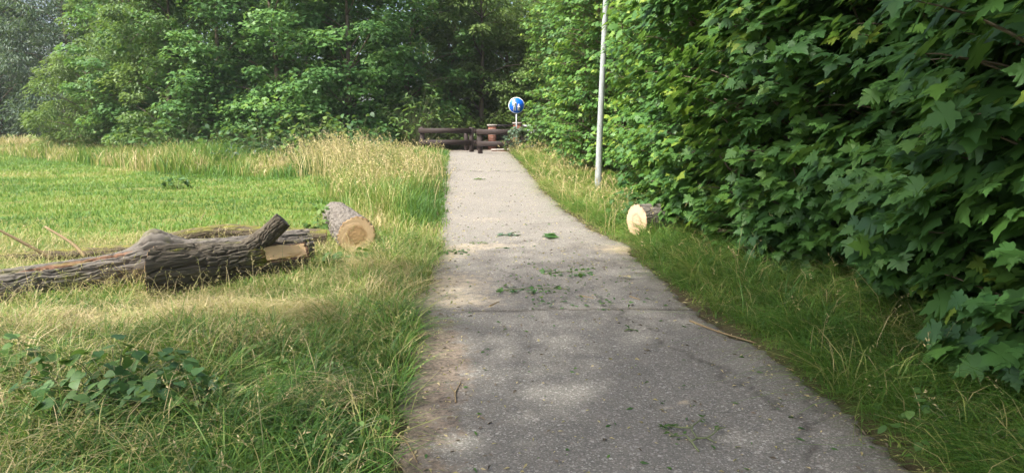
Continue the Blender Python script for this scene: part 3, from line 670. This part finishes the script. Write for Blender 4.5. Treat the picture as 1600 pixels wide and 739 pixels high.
# ------------------------------------------------------------------ grass
def blades(X, Y, h, wd, lean, tint, az=None, Z=None, tip_w=.0):
    n = len(X); az = R.uniform(0, 2*math.pi, n) if az is None else az
    D = np.stack([np.cos(az), np.sin(az), np.zeros(n)], 1); tw = az + math.pi/2 + R.normal(0, .6, n); Sd = np.stack([np.cos(tw), np.sin(tw), np.zeros(n)], 1)
    P = np.stack([X, Y, height(X, Y) - .02 if Z is None else Z], 1); V = np.empty((n, 7, 3))
    for q, (t, wf) in enumerate(((0, .8), (.42, 1), (.76, .65))):
        c = P + np.array([0, 0, 1.])*(h*t*(1 - .35*lean*t))[:, None] + D*(h*lean*t**2)[:, None]
        V[:, 2*q] = c - Sd*(wd*wf*.5)[:, None]; V[:, 2*q+1] = c + Sd*(wd*wf*.5)[:, None]
    V[:, 6] = P + np.array([0, 0, 1.])*(h*(1 - .42*lean))[:, None] + D*(h*lean*1.05)[:, None]
    T = np.array([[0, 1, 3], [0, 3, 2], [2, 3, 5], [2, 5, 4], [4, 5, 6]])
    F = (T[None] + (np.arange(n)*7)[:, None, None]).reshape(-1, 3)
    g = np.clip(tint[:, None] + np.array([-.04, -.04, 0, 0, .03, .03, .06]), 0, 1)
    return V.reshape(-1, 3), F, g.ravel(), V[:, 6], D
def heads(tipP, D, n_each, L, size, tint):
    """seed heads: small spikelets along the top of a stalk"""
    n = len(tipP); P = np.repeat(tipP, n_each, 0); t = np.tile(np.linspace(-1, .15, n_each), n)[:, None]; DD = np.repeat(D, n_each, 0); LL = np.repeat(L, n_each)[:, None]
    P = P + t*LL*(np.array([0, 0, .75]) + DD*.6) + rv(len(P), .004)
    d = nrm(DD*.5 + np.array([0, 0, .6]) + rv(len(P), .55))
    return leaves(L_LONG, P, d, rv(len(P)), np.repeat(size, n_each), np.repeat(tint, n_each))
def tufts(nt, per, x0, x1, y0, y1, pw, sig):
    cx, cyy = scatter(nt, x0, x1, y0, y1, pw); c = np.repeat(np.arange(nt), per); n = len(c)
    s = sig*R.uniform(.5, 1.5, nt)[c]; dx, dy = R.normal(0, 1, n), R.normal(0, 1, n); rr = np.hypot(dx, dy)
    return cx[c] + dx*s, cyy[c] + dy*s, np.arctan2(dy, dx) + R.normal(0, .45, n) + .0, .25 + .42*rr, R.normal(0, 1, nt)[c], R.random(nt)[c]
def keep(X, Y, extra=0.0):
    k = np.ones(len(X), bool)
    for Q, rr in foot:
        for q, r in zip(Q, rr): k &= (X-q[0])**2 + (Y-q[1])**2 > (r*.9 + extra)**2
    return k
def inview(X, Y, m=.6): return np.abs(X) < .76*Y + m
def scatter(n, x0, x1, y0, y1, pw=1.0):
    """more per square metre near the viewer: Y drawn as y0 + (y1-y0)*u**pw"""
    Y = y0 + (y1 - y0)*R.random(n)**pw; return R.uniform(x0, x1, n), Y
def grass(name, label, parts, kind='stuff'):
    A = Acc()
    for V, F, t in parts: A.add(V, F, tint=t)
    o = A.build(name, M['grass']); tag(o, label, 'grass', kind=kind); return o
def edge_l(Y): return path_c(Y) - HALF - bulge_l(Y)
def edge_r(Y): return path_c(Y) + HALF + bulge_r(Y)

WEED = px(150, 690)[:2] + [0, .22]
# near left verge: tangled half dry grass
parts = []
n = 70000; X, Y = scatter(n, -7.5, 0, 2.0, 9.5, 1.35)
k = inview(X, Y) & keep(X, Y) & (X < edge_l(Y) + .12 - .16*R.random(n) + .18*(fbm(Y*2.5, Y*0, 60)-.5)); wk = (((X - WEED[0])/.75)**2 + ((Y - WEED[1])/.45)**2 > 1) | (R.random(n) < .5); k &= wk; X, Y = X[k], Y[k]; n = len(X)
dl = edge_l(Y) - X; dry = fbm(X*1.1 + 4, Y*1.1, 61); cl = fbm(X*3, Y*3, 62)
fresh = sst(1.5, .4, dl + .6*(fbm(X*2, Y*2, 66)-.5))*sst(6.0, 3.6, Y)                     # fresh green by the path near the viewer
log_d = sst(6.0, 5.0, Y + .0*X)
h = (.13 + .30*cl*sst(.0, .5, dl))*(.55 + .75*R.random(n))*(1 - .55*sst(4.6, 5.6, Y)*sst(.6, 1.0, dl))*(1 - .35*fresh)
ti = np.clip(.22 + .75*(dry - .42)*1.4 + R.normal(0, .20, n) + .20*sst(4.0, 5.4, Y) - .30*fresh + .06, 0, .98)
ln = R.uniform(.25, 1.15, n)
V, F, t, _, _ = blades(X, Y, h, R.uniform(.0035, .010, n)*np.where(Y > 5, 1.2, 1), ln, ti); parts.append((V, F, t))
X2, Y2, az, l2, tv, tr2 = tufts(1900, 46, -7.5, 0, 2.0, 9.0, 1.3, .05)
k2 = inview(X2, Y2) & keep(X2, Y2, .03) & (X2 < edge_l(Y2) + .02); X2, Y2, az, l2, tv, tr2 = [q[k2] for q in (X2, Y2, az, l2, tv, tr2)]
f2 = sst(1.5, .4, edge_l(Y2) - X2)*sst(6.0, 3.6, Y2); h2 = (.16 + .34*tr2**1.5)*R.uniform(.55, 1.2, len(X2))*(1 - .6*sst(4.6, 5.6, Y2)*sst(.5, .9, edge_l(Y2)-X2))*(1 - .3*f2)
V, F, t, _, _ = blades(X2, Y2, h2, R.uniform(.003, .008, len(X2)), l2*1.1 + R.uniform(0, .5, len(X2)), np.clip(.34 + .25*tv + R.normal(0, .10, len(X2)) - .25*f2, 0, .95), az); parts.append((V, F, t))
for (sx, sy, srx, sry, sn) in [(*px(u, v)[:2], a_, b_, c_) for u, v, a_, b_, c_ in ((480, 505, .42, .30, 2200), (335, 508, .4, .2, 1300), (110, 520, .5, .18, 1200), (380, 560, .3, .2, 700), (600, 430, .35, .3, 1300), (210, 530, .3, .2, 600), (540, 640, .18, .2, 260), (60, 560, .4, .2, 700))]:
    Xp, Yp = sx + R.normal(0, srx*.6, sn), sy + R.normal(0, sry*.6, sn); kk = keep(Xp, Yp, .12) & (Xp < edge_l(Yp)); Xp, Yp = Xp[kk], Yp[kk]; k_ = len(Xp)
    V, F, t, _, _ = blades(Xp, Yp, R.uniform(.08, .22, k_), R.uniform(.003, .008, k_), R.uniform(.9, 2.0, k_), np.clip(R.normal(.80, .14, k_), .4, 1), R.normal(R.uniform(0, 6.28), 1.0, k_), Z=height(Xp, Yp) + R.uniform(0, .10, k_)); parts.append((V, F, t))
m = R.random(n) < .26*(1 - fresh)*(.3 + 1.4*sst(.4, .6, fbm(X*1.5, Y*1.5, 67))); V, F, t, _, _ = blades(X[m], Y[m], R.uniform(.10, .30, m.sum()), R.uniform(.003, .006, m.sum()), R.uniform(1.2, 2.0, m.sum()), np.clip(R.normal(.72, .16, m.sum()) - .35*fresh[m], 0, 1), Z=height(X[m], Y[m]) + R.uniform(0, .20, m.sum())*(1-.6*fresh[m])*(1-.75*sst(4.6, 5.6, Y[m]))); parts.append((V, F, t))
m = R.random(n) < .05; Xs, Ys = X[m], Y[m]; ns = len(Xs)     # pale bent stalks with heads
hs = R.uniform(.22, .50, ns); ts = R.uniform(.62, .98, ns)
V, F, t, tp, D = blades(Xs, Ys, hs, np.full(ns, .0035), R.uniform(.2, .95, ns), ts); parts.append((V, F, t))
parts.append(heads(tp, D, 7, np.full(ns, .07), R.uniform(.014, .026, ns), ts))
grass('verge_grass', 'tangled half dry grass in the near left corner and round the logs', parts)

# tall dry grass on the left bank beside the path
parts = []
n = 80000; X, Y = scatter(n, -9.5, 0, 8.5, 28, 1.25); k = inview(X, Y) & keep(X, Y, .05)
bank = edge_l(Y) - X; wid = .9 + 2.2*sst(9.5, 18, Y) + 1.6*(fbm(Y*.6, Y*0+4, 71)-.5); k &= (bank > -.12 + .22*(fbm(Y*2, Y*0, 72)-.5)) & (bank < wid); X, Y, bank, wid = X[k], Y[k], bank[k], wid[k]; n = len(X)
gr = sst(8.8, 12.5, Y); dry = fbm(X*.8, Y*.5, 73)
h = (.20 + .52*gr*sst(-.1, .9, bank)*sst(wid, wid-.8, bank)*(.35+1.1*fbm(X*1.2, Y*.8, 74))*(1 - .75*sst(21, 24.5, Y)*sst(3.2, 2.0, bank)))*(.45 + .8*R.random(n)); ti = np.clip(.20 + 1.8*(dry-.47) + R.normal(0, .18, n), 0, 1)
V, F, t, _, _ = blades(X, Y, h, R.uniform(.006, .012, n)*(.6 + Y/22), R.uniform(.15, .8, n), ti); parts.append((V, F, t))
m = R.random(n) < .055*gr*sst(.40, .62, fbm(X*.9, Y*.7, 75))*(1 - sst(20.5, 22.5, Y)*sst(3.4, 2.4, bank)); Xs, Ys = X[m], Y[m]; ns = len(Xs); hs = R.uniform(.55, 1.05, ns)*(.55 + .45*gr[m]); ts = R.uniform(.58, .98, ns)
V, F, t, tp, D = blades(Xs, Ys, hs, np.full(ns, .007), R.uniform(.1, .5, ns), ts); parts.append((V, F, t))
parts.append(heads(tp, D, 8, R.uniform(.10, .18, ns), R.uniform(.035, .06, ns), ts))
for (tx, ty, nn, hh, rr) in ((-4.95, 20.2, 420, 1.35, .55), (-4.3, 18.6, 260, 1.05, .5), (-3.4, 20.5, 300, 1.0, .5), (-2.9, 15.8, 320, .95, .45), (-6.1, 21.5, 260, 1.2, .5), (-2.6, 18.5, 260, .9, .4)):
    Xs, Ys = tx + R.normal(0, rr, nn), ty + R.normal(0, rr, nn); ts = R.uniform(.62, 1, nn)
    V, F, t, tp, D = blades(Xs, Ys, hh*R.uniform(.6, 1.05, nn), np.full(nn, .012), R.uniform(.1, .6, nn), ts, R.normal(math.pi*.85, 1.0, nn)); parts.append((V, F, t))
    m = R.random(nn) < .6; parts.append(heads(tp[m], D[m], 8, R.uniform(.12, .22, m.sum()), R.uniform(.04, .07, m.sum()), ts[m]))
grass('tall_grass', 'tall straw coloured grass on the bank left of the path', parts)

# mown meadow
parts = []
n = 460000; X, Y = scatter(n, -52, -1, 6.0, 48, 1.9)
k = inview(X, Y, 5) & keep(X, Y, .02) & (edge_l(Y) - X > .8 + 1.2*sst(9.5, 18, Y)); X, Y = X[k], Y[k]; n = len(X)
dry = fbm(X*.35, Y*.35, 81); cl = fbm(X*1.6, Y*1.6, 82); sc = (.55 + Y/14)
h = (.05 + .12*cl)*(.6 + .7*R.random(n)); ti = np.clip(.26 + 1.05*(dry-.50) + .55*(cl-.5) + R.normal(0, .10, n), 0, .9)
V, F, t, _, _ = blades(X, Y, h*(.8 + .2*sc), R.uniform(.006, .010, n)*sc, R.uniform(.2, .9, n), ti); parts.append((V, F, t))
grass('meadow_grass', 'short bright green meadow grass left of the logs', parts)

# weeds and dry grass along the edge of the wood
parts = []
n = 90000; s = R.random(n); Xc = np.interp(s, [0, .35, .7, 1], [-36, -22, -11.5, -5.2]); Yc = np.interp(s, [0, .35, .7, 1], [45, 33.5, 23.5, 20.5])
wv = R.random(n); X = Xc + wv*2.0 + R.normal(0, .4, n); Y = Yc + wv*6.5 + R.normal(0, .4, n); k = inview(X, Y, 2) & (edge_l(Y) - X > 2.2); X, Y, s = X[k], Y[k], s[k]; n = len(X)
dry = fbm(X*.5, Y*.5, 91); h = (.15 + 1.5*fbm(X*.32, Y*.32, 92)**2.0 + .45*fbm(X*1.1, Y*1.1, 93)**1.5)*(.4 + .85*R.random(n))
ti = np.clip(.40 + 1.9*(dry-.5) + R.normal(0, .16, n) + .18*sst(.6, .3, s) - .18*sst(.6, .85, s), 0, 1)
V, F, t, tp, D = blades(X, Y, h, R.uniform(.016, .028, n)*(.5+Y/40), R.uniform(.1, .55, n), ti); parts.append((V, F, t))
m = R.random(n) < .06; parts.append(heads(tp[m], D[m], 6, R.uniform(.12, .2, m.sum()), R.uniform(.05, .08, m.sum()), np.clip(ti[m] + .25, 0, 1)))
grass('weed_strip', 'strip of tall dry grass and weeds between meadow and wood', parts)

# right verge
parts = []
n = 60000; X, Y = scatter(n, -.5, 5.2, 2.2, 27, 1.7)
k = inview(X, Y) & keep(X, Y) & (X > edge_r(Y) - .02 + .16*R.random(n)*sst(7, 4, Y) - .2*(fbm(Y*2.2, Y*0, 63)-.5)) & (X < edge_r(Y) + 2.9); X, Y = X[k], Y[k]; n = len(X)
d = X - edge_r(Y); cl = fbm(X*2.4, Y*2.4, 64); dry = fbm(X*1.0, Y*.8, 65)
h = (.08 + .26*cl*sst(-.05, .4, d))*(.5 + .75*R.random(n)); ti = np.clip(.20 + 1.0*(dry-.45) + R.normal(0, .15, n) + .14*sst(8, 14, Y) + .10*sst(.35, 0, d), 0, .95)
V, F, t, _, _ = blades(X, Y, h, R.uniform(.004, .0105, n)*(.8 + Y/14), R.uniform(.4, 1.4, n), ti); parts.append((V, F, t))
X2, Y2, az, l2, tv, tr2 = tufts(2300, 40, -.5, 5.2, 2.2, 26, 1.7, .07)
k2 = inview(X2, Y2) & keep(X2, Y2, .03) & (X2 > edge_r(Y2) + .05 + .10*sst(7, 4, Y2)) & (X2 < edge_r(Y2) + 2.8); X2, Y2, az, l2, tv, tr2 = [q[k2] for q in (X2, Y2, az, l2, tv, tr2)]
h2 = (.20 + .30*tr2)*R.uniform(.6, 1.2, len(X2)); az = np.where(R.random(len(X2)) < .55, math.pi + R.normal(0, .7, len(X2)), az); h2 = h2*1.15; V, F, t, _, _ = blades(X2, Y2, h2, R.uniform(.003, .0075, len(X2))*(.8 + Y2/14), l2*1.1 + R.uniform(.1, .7, len(X2)), np.clip(.20 + .21*tv + R.normal(0, .09, len(X2)) + .16*sst(8, 14, Y2), 0, .95), az); parts.append((V, F, t))
m = R.random(n) < .14; V, F, t, _, _ = blades(X[m], Y[m], R.uniform(.10, .30, m.sum()), R.uniform(.003, .005, m.sum())*(.8 + Y[m]/14), R.uniform(1.2, 2.0, m.sum()), np.clip(R.normal(.66, .16, m.sum()), 0, 1), Z=height(X[m], Y[m]) + R.uniform(0, .16, m.sum())); parts.append((V, F, t))
m = (R.random(n) < .012 + .07*sst(9, 13, Y)) & (d < 1.4); Xs, Ys = X[m], Y[m]; ns = len(Xs); hs = R.uniform(.35, .75, ns); ts = R.uniform(.62, .98, ns)
V, F, t, tp, D = blades(Xs, Ys, hs, np.full(ns, .004)*(.7+Ys/14), R.uniform(.2, .9, ns), ts); parts.append((V, F, t))
parts.append(heads(tp, D, 7, np.full(ns, .09), R.uniform(.016, .03, ns)*(.7+Ys/14), ts))
grass('right_verge_grass', 'long green grass with pale stalks between path and maples', parts).name = 'roadside_grass'

# ------------------------------------------------------------------ leafy plants
def leafy(name, label, base, n, spread, H, T, size, matk, cat='plant', group=None, tint0=0, droop=-.15, stems=True, lying=False):
    b = np.array([base[0], base[1], float(height(base[0], base[1]))]); r = empty(name, b); tag(r, label, cat, group)
    a = R.uniform(0, 2*math.pi, n); q = R.random(n)**.6; E = np.stack([np.cos(a)*q*spread[0], np.sin(a)*q*spread[1], H*(.35 + .65*R.random(n))*(1 - .35*q)], 1)
    ta = Acc(); P = []; tp = []; nn = []; sz = []
    for i in range(n):
        if stems: ta.tube(spline([(E[i, 0]*.15, E[i, 1]*.15, 0), E[i]*[.6, .6, .75], E[i]], 5), np.linspace(.004, .0018, 5)*max(1, H), 3)
        for k in range(3 if not lying else 4):
            d = nrm(np.array([math.cos(a[i] + (k-1)*1.1), math.sin(a[i] + (k-1)*1.1), droop]) + rv(1, .25)[0]); P.append(E[i] + rv(1, size*.35)[0]); tp.append(d); nn.append(np.array([0, 0, 1.]) + rv(1, .35)[0] + .3*np.array([d[0], d[1], 0])); sz.append(size*R.uniform(.6, 1.15))
    W, F, t = leaves(T, np.array(P), np.array(tp), np.array(nn), np.array(sz), np.clip(.5 + tint0 + R.normal(0, .16, len(P)), 0, 1))
    build('foliage', W, F, M[matk], r, attrs={'tint': t})
    if stems: ta.build('stem', M['twig_green'], r)
    return r
leafy('broadleaf_weed', 'dark broad leaved weed clump in the grass, lower left corner', WEED, 90, (.52, .34), .44, L_HEART, .08, 'broad', tint0=.12, droop=-.3)
g0 = px(345, 650); leafy('broadleaf_weed', 'small pale leaved weed right of the dark weed clump', (g0[0], g0[1]), 7, (.16, .14), .24, L_HEART, .07, 'broad', tint0=.35)
g0 = px(20, 620); leafy('broadleaf_weed', 'yellowish weed at the left border near the dark weed clump', (g0[0], g0[1]), 10, (.3, .2), .36, L_OVAL, .11, 'herb', tint0=.2)
leafy('poplar_sprig', 'fresh green sprig standing against the far left side of the short left log', (-2.80, 9.75), 16, (.22, .2), .55, L_HEART, .10, 'pale', tint0=.1)
g0 = px(555, 420); leafy('poplar_sprig', 'cut green sprigs lying in front of the amber log end', (g0[0], g0[1]), 22, (.42, .16), .16, L_HEART, .085, 'pale', tint0=.0, lying=True)
g0 = px(470, 236, Y=21.5); leafy('bright_shrub', 'bright yellow green shrub behind the dry grass below the dark maples', (-7.4, 25.2), 90, (1.5, 1.1), 2.3, L_OVAL, .21, 'pale', 'shrub', tint0=.25)
leafy('ash_shrub', 'feathery green shrub left of the timber barriers, above the farther one', (-4.0, 29.6), 150, (1.7, 1.2), 3.0, L_LONG, .34, 'pale', 'shrub', tint0=-.05)
leafy('bright_shrub', 'leafy shrub with backlight put into its bright tint, showing through the farther timber barrier', (-2.6, 30.6), 120, (1.3, .9), 1.7, L_OVAL, .2, 'pale', 'shrub', tint0=.3)  # light tint stands in for sun coming through the leaves
leafy('bright_shrub', 'leafy shrub with backlight tinted into its bright leaves, behind the railing and brick pillars', (.3, 33.4), 130, (1.6, .9), 2.6, L_OVAL, .2, 'pale', 'shrub', tint0=.3)  # backlit look painted by the raised leaf tint here too
leafy('dark_shrub', 'dark low shrub at the foot of the wood, left of the barriers', (-6.2, 28.2), 120, (1.6, 1.2), 2.0, L_OVAL, .24, 'broad', 'shrub')
leafy('dark_shrub', 'dark shrub under the trees in the middle of the wood edge', (-10.4, 28.6), 140, (2.0, 1.2), 2.2, L_OVAL, .26, 'broad', 'shrub')
leafy('dark_shrub', 'dark shrub under the light green feathery tree', (-14.2, 30.0), 140, (2.2, 1.3), 2.4, L_OVAL, .28, 'broad', 'shrub')
g0 = px(275, 297); leafy('dark_weed', 'small dark weed at the meadow edge before the weed strip', (g0[0], g0[1]), 26, (.35, .25), .38, L_OVAL, .11, 'broad', 'plant')
leafy('grey_sapling', 'grey green sapling growing in front of the nearer timber barrier', (.12, 25.5), 60, (.55, .4), 1.2, L_OVAL, .15, 'grey_leaf', 'shrub', tint0=.15)
leafy('low_shrub', 'light green shrub at the right end of the nearer barrier', (1.15, 25.2), 90, (.8, .7), 1.5, L_OVAL, .17, 'pale', 'shrub')
leafy('low_shrub', 'dark low shrub in the grass behind the short right log', (2.15, 11.6), 70, (.5, .5), .62, L_OVAL, .12, 'broad', 'shrub')
for k, (x, y, lab) in enumerate([(3.0, 9.0, 'low green ground plant in the grass right of the short right log'), (3.3, 7.3, 'low green ground plant under the third maple'), (3.55, 5.6, 'low green ground plant under the second maple'), (3.5, 4.3, 'low green ground plant under the nearest maple'), (2.3, 3.2, 'low herb in the grass at the right near path edge')]):
    leafy('ground_plant', lab, (x, y), 34, (.45, .45), .22, L_OVAL, .055, 'herb', group='low plants under the maples')
for k, (x, y, lab) in enumerate([(-.95, 3.2, 'fresh green low herb at the near left path edge'), (-1.25, 4.1, 'fresh green low herb in the grass left of the bare soil'), (-1.75, 3.4, 'fresh green low herb between the dark weed clump and the path'), (-1.0, 5.4, 'fresh green low herb at the left path edge before the crack')]):
    leafy('ground_plant', lab, (x, y), 60, (.38, .42), .2, L_OVAL, .034, 'herb', group='low fresh herbs along the left path edge', tint0=.25)
for k in range(24):
    s = (k + R.random()*.6)/24; x = np.interp(s, [0, .35, .7, 1], [-33, -20, -10.5, -4.8]) + R.uniform(-.5, 1.2); y = np.interp(s, [0, .35, .7, 1], [46, 35, 25.5, 22.5]) + R.uniform(-1, 3)
    leafy('tall_weed', 'leafy green weed among the dry grass along the wood', (x, y), 46, (.85, .6), R.uniform(.7, 1.45), L_LONG, .22, ('herb', 'grey_leaf')[k % 2], group='leafy weeds along the edge of the wood')

# ------------------------------------------------------------------ sticks, fallen leaves, chips
def stick(name, label, pts, r0, matk='stick', group=None, side=None):
    P = np.array(pts, float); b = P[0].copy(); o = Acc().tube(spline(P - b, 12), np.linspace(r0, r0*.5, 12), 6)
    if side is not None:
        for s in side: o.tube(spline(np.array(s, float) - b, 6), np.linspace(r0*.7, r0*.35, 6), 5)
    o = o.build(name, M[matk], smooth=True, loc=b); return tag(o, label, 'stick', group)
a0 = px(84, 406, .08); stick('bare_branch', 'bare thin branch slanting up at the left border from the mossy log', [a0, px(45, 384, Y=a0[1] - .1), px(-10, 355, Y=a0[1]-.2)], .025)
a0 = px(134, 402, .1); stick('bare_branch', 'bare thin branch right of the other one, pointing up left over the trunk', [a0, px(112, 380, Y=a0[1] + .05), px(70, 354, Y=a0[1] + .1)], .023)
a0 = px(510, 352, .02); stick('bare_branch', 'tiny dark twig sticking up out of the meadow behind the mossy log', [px(312, 346, .0), px(320, 332, Y=px(312, 346, 0)[1])], .008)
stick('fallen_stick', 'thin curved stick lying at the right path edge', [px(1078, 501, .015), px(1120, 517, .02), px(1182, 536, .015)], .009)
stick('fallen_stick', 'thin pale stick at the near left path edge', [px(612, 672, .02), px(635, 690, .02), px(652, 722, .02)], .006)
stick('fallen_stick', 'forked dry twig on the bare soil left on the path', [px(712, 628, .02), px(712, 612, .02), px(720, 596, .02)], .005, side=[[px(712, 614, .02), px(706, 606, .02), px(703, 600, .02)]])
stick('fallen_stick', 'short dark stick on the path before the crack', [px(905, 462, .018), px(928, 466, .018)], .010)
stick('fallen_stick', 'short dark stick left of the others before the crack', [px(766, 478, .018), px(780, 471, .018)], .011)
stick('fallen_stick', 'brown stick on the path right of the leaf debris', [px(984, 463, .018), px(1000, 468, .018)], .008)
def sprig(label, c, n, rx, ry, size, T=L_MAPLE_S, matk='maple', tint0=.2, name='fallen_sprig', twig=True, rise=.03):
    b = px(*c, .02); b[2] = .62*float(sst(13.5, 26.5, b[1])) + .02; r = empty(name, b); tag(r, label, 'leaves', 'leafy bits fallen on the path')
    P = np.stack([R.uniform(-rx, rx, n), R.uniform(-ry, ry, n), R.uniform(0, rise, n)], 1); a = R.uniform(0, 6.28, n)
    for i in range(n):
        W, F, t = leaves(T, P[i:i+1], np.array([[math.cos(a[i]), math.sin(a[i]), R.uniform(-.1, .35)]]), np.array([[0, 0, 1.]]) + rv(1, .4), size*R.uniform(.45, .95), np.clip(.28 + tint0 + R.normal(0, .17, 1), 0, 1))
        build('leaf', W, F, M[matk], r, attrs={'tint': t})
    if twig: Acc().tube(spline([(-rx, -ry*.3, .004), (0, ry*.2, .012), (rx, 0, .006)], 8), np.linspace(.005, .002, 8), 4).build('twig', M['twig_green'], r)
sprig('pale sided leafy sprig on the path beyond the sawdust', (795, 368), 12, .17, .06, .14, tint0=.35, matk='grey_leaf')
sprig('single dark green maple leaf propped up on the path', (857, 371), 4, .05, .04, .22, tint0=-.05, twig=False, rise=.06)
sprig('small leaves at the left path edge by the grass', (685, 375), 7, .1, .07, .10, tint0=.0)
sprig('dark clump of twigs and leaves on the left sawdust', (705, 394), 20, .22, .13, .075, tint0=-.2)
sprig('light green bits on the path near the left sawdust', (748, 380), 8, .13, .05, .06, tint0=.4, matk='herb')
sprig('small leaf pair right of the left sawdust', (785, 388), 4, .09, .03, .08, tint0=.2, matk='grey_leaf')
sprig('green leaf debris on the path right of its middle', (885, 427), 42, .26, .20, .062, tint0=.0)
sprig('long row of crushed green leaves before the crack', (832, 453), 48, .36, .14, .062, tint0=.05)
sprig('scattered tiny green bits right of the crushed leaf row', (905, 472), 40, .45, .26, .05, tint0=.1, twig=False)
sprig('small green sprig just past the crack', (985, 517), 6, .05, .03, .05, tint0=.1)
sprig('green bit far up the path', (750, 292), 8, .18, .08, .10, tint0=.2)
sprig('brown dead leaf on the path right of the leaf debris', (977, 435), 2, .03, .02, .09, tint0=.5, twig=False, matk='grass')
rng_s = .045
# forked twig with small leaves, nearest
b = px(1085, 690, .02); r = empty('leafy_twig', b); tag(r, 'forked twig with small green leaves lying near on the path', 'twig')
ta = Acc(); LP_ = []
for seq in ([(1092, 708), (1080, 692), (1071, 684), (1056, 686), (1041, 676)], [(1082, 695), (1089, 686), (1080, 674), (1094, 660), (1102, 655)], [(1089, 687), (1105, 687), (1120, 676), (1124, 664)], [(1080, 674), (1062, 672), (1046, 671), (1034, 670)], [(1105, 687), (1118, 694)], [(1120, 676), (1134, 672)]):
    Q = np.array([px(*q, .02) for q in seq]) - b; Q[:, 2] = .008 + .02*R.random(len(Q)); ta.tube(spline(Q, 10), np.linspace(.0055, .002, 10), 5); LP_.append(spline(Q, 12)[5:])
ta.build('stem', M['twig_green'], r, True); LP_ = np.concatenate([LP_[0][2:], LP_[1][2:], LP_[2][3:], LP_[3], LP_[3]]); n = len(LP_); a = R.uniform(0, 6.28, n)
for i in range(n):
    W, F, t = leaves(L_LONG, LP_[i:i+1], np.array([[math.cos(a[i]), math.sin(a[i]), R.uniform(-.1, .5)]]), np.array([[0, 0, 1.]]) + rv(1, .5), rng_s*R.uniform(.6, 1.2), np.clip(.4 + R.normal(0, .15, 1), 0, 1)); build('leaf', W, F, M['herb'], r, attrs={'tint': t})
# litter: chips, crumbs of leaf, dry stalks
def litter(name, label, n, sel, size, tints, matk, lz=.012):
    Y = 2.3 + 22*R.random(n)**1.8; u = R.uniform(-1.10, 1.10, n); k = sel(u, Y); u, Y = u[k], Y[k]; X = path_c(Y) + u*HALF; n = len(X)
    P = np.stack([X, Y, .62*sst(13.5, 26.5, Y) + .012*(1-u*u) + lz], 1); a = R.uniform(0, 6.28, n)
    W, F, t = leaves(L_LONG, P, np.stack([np.cos(a), np.sin(a), R.normal(0, .12, n)], 1), np.array([0, 0, 1.]) + rv(n, .3), size*R.uniform(.4, 1.3, n)*(.8 + Y/30), R.uniform(*tints, n))
    o = build(name, W, F, M[matk], attrs={'tint': t}); tag(o, label, 'litter', kind='stuff')
litter('wood_chips', 'scattered pale wood chips and dry stalks on the path', 8000, lambda u, Y: R.random(len(u)) < .16 + .8*sst(-.6, -.98, u) + .8*sst(.85, .98, u) + .3*np.exp(-((Y-8.5)/1.5)**2), .035, (.7, 1), 'grass')
litter('leaf_litter', 'scattered green leaf crumbs on the path', 3600, lambda u, Y: R.random(len(u)) < .10 + .8*np.exp(-((Y-7.3)/1.0)**2 - ((u-.15)/.5)**2), .048, (.1, .8), 'maple')
litter('bark_litter', 'scattered dark bark bits on the path', 2200, lambda u, Y: R.random(len(u)) < .2 + .7*sst(-.5, -.95, u) + .6*sst(.9, 1.02, u), .046, (0, 1), 'bark_tree')

# ------------------------------------------------------------------ the hazy air
m, n, out = mat('summer_air')
pv = N(n, 'VolumePrincipled'); pv.inputs['Density'].default_value = HAZE; pv.inputs['Color'].default_value = (.92, .95, .97, 1); pv.inputs['Anisotropy'].default_value = .3
n.links.new(pv.outputs[0], out.inputs['Volume'])
x0, x1, y0, y1, z0, z1 = -180, 180, -70, 215, -2.5, 22
V = np.array([(x, y, z) for z in (z0, z1) for y in (y0, y1) for x in (x0, x1)], float)
tag(build('haze', V, np.array([[0, 2, 3, 1], [4, 5, 7, 6], [0, 1, 5, 4], [2, 6, 7, 3], [0, 4, 6, 2], [1, 3, 7, 5]]), m), kind='stuff')
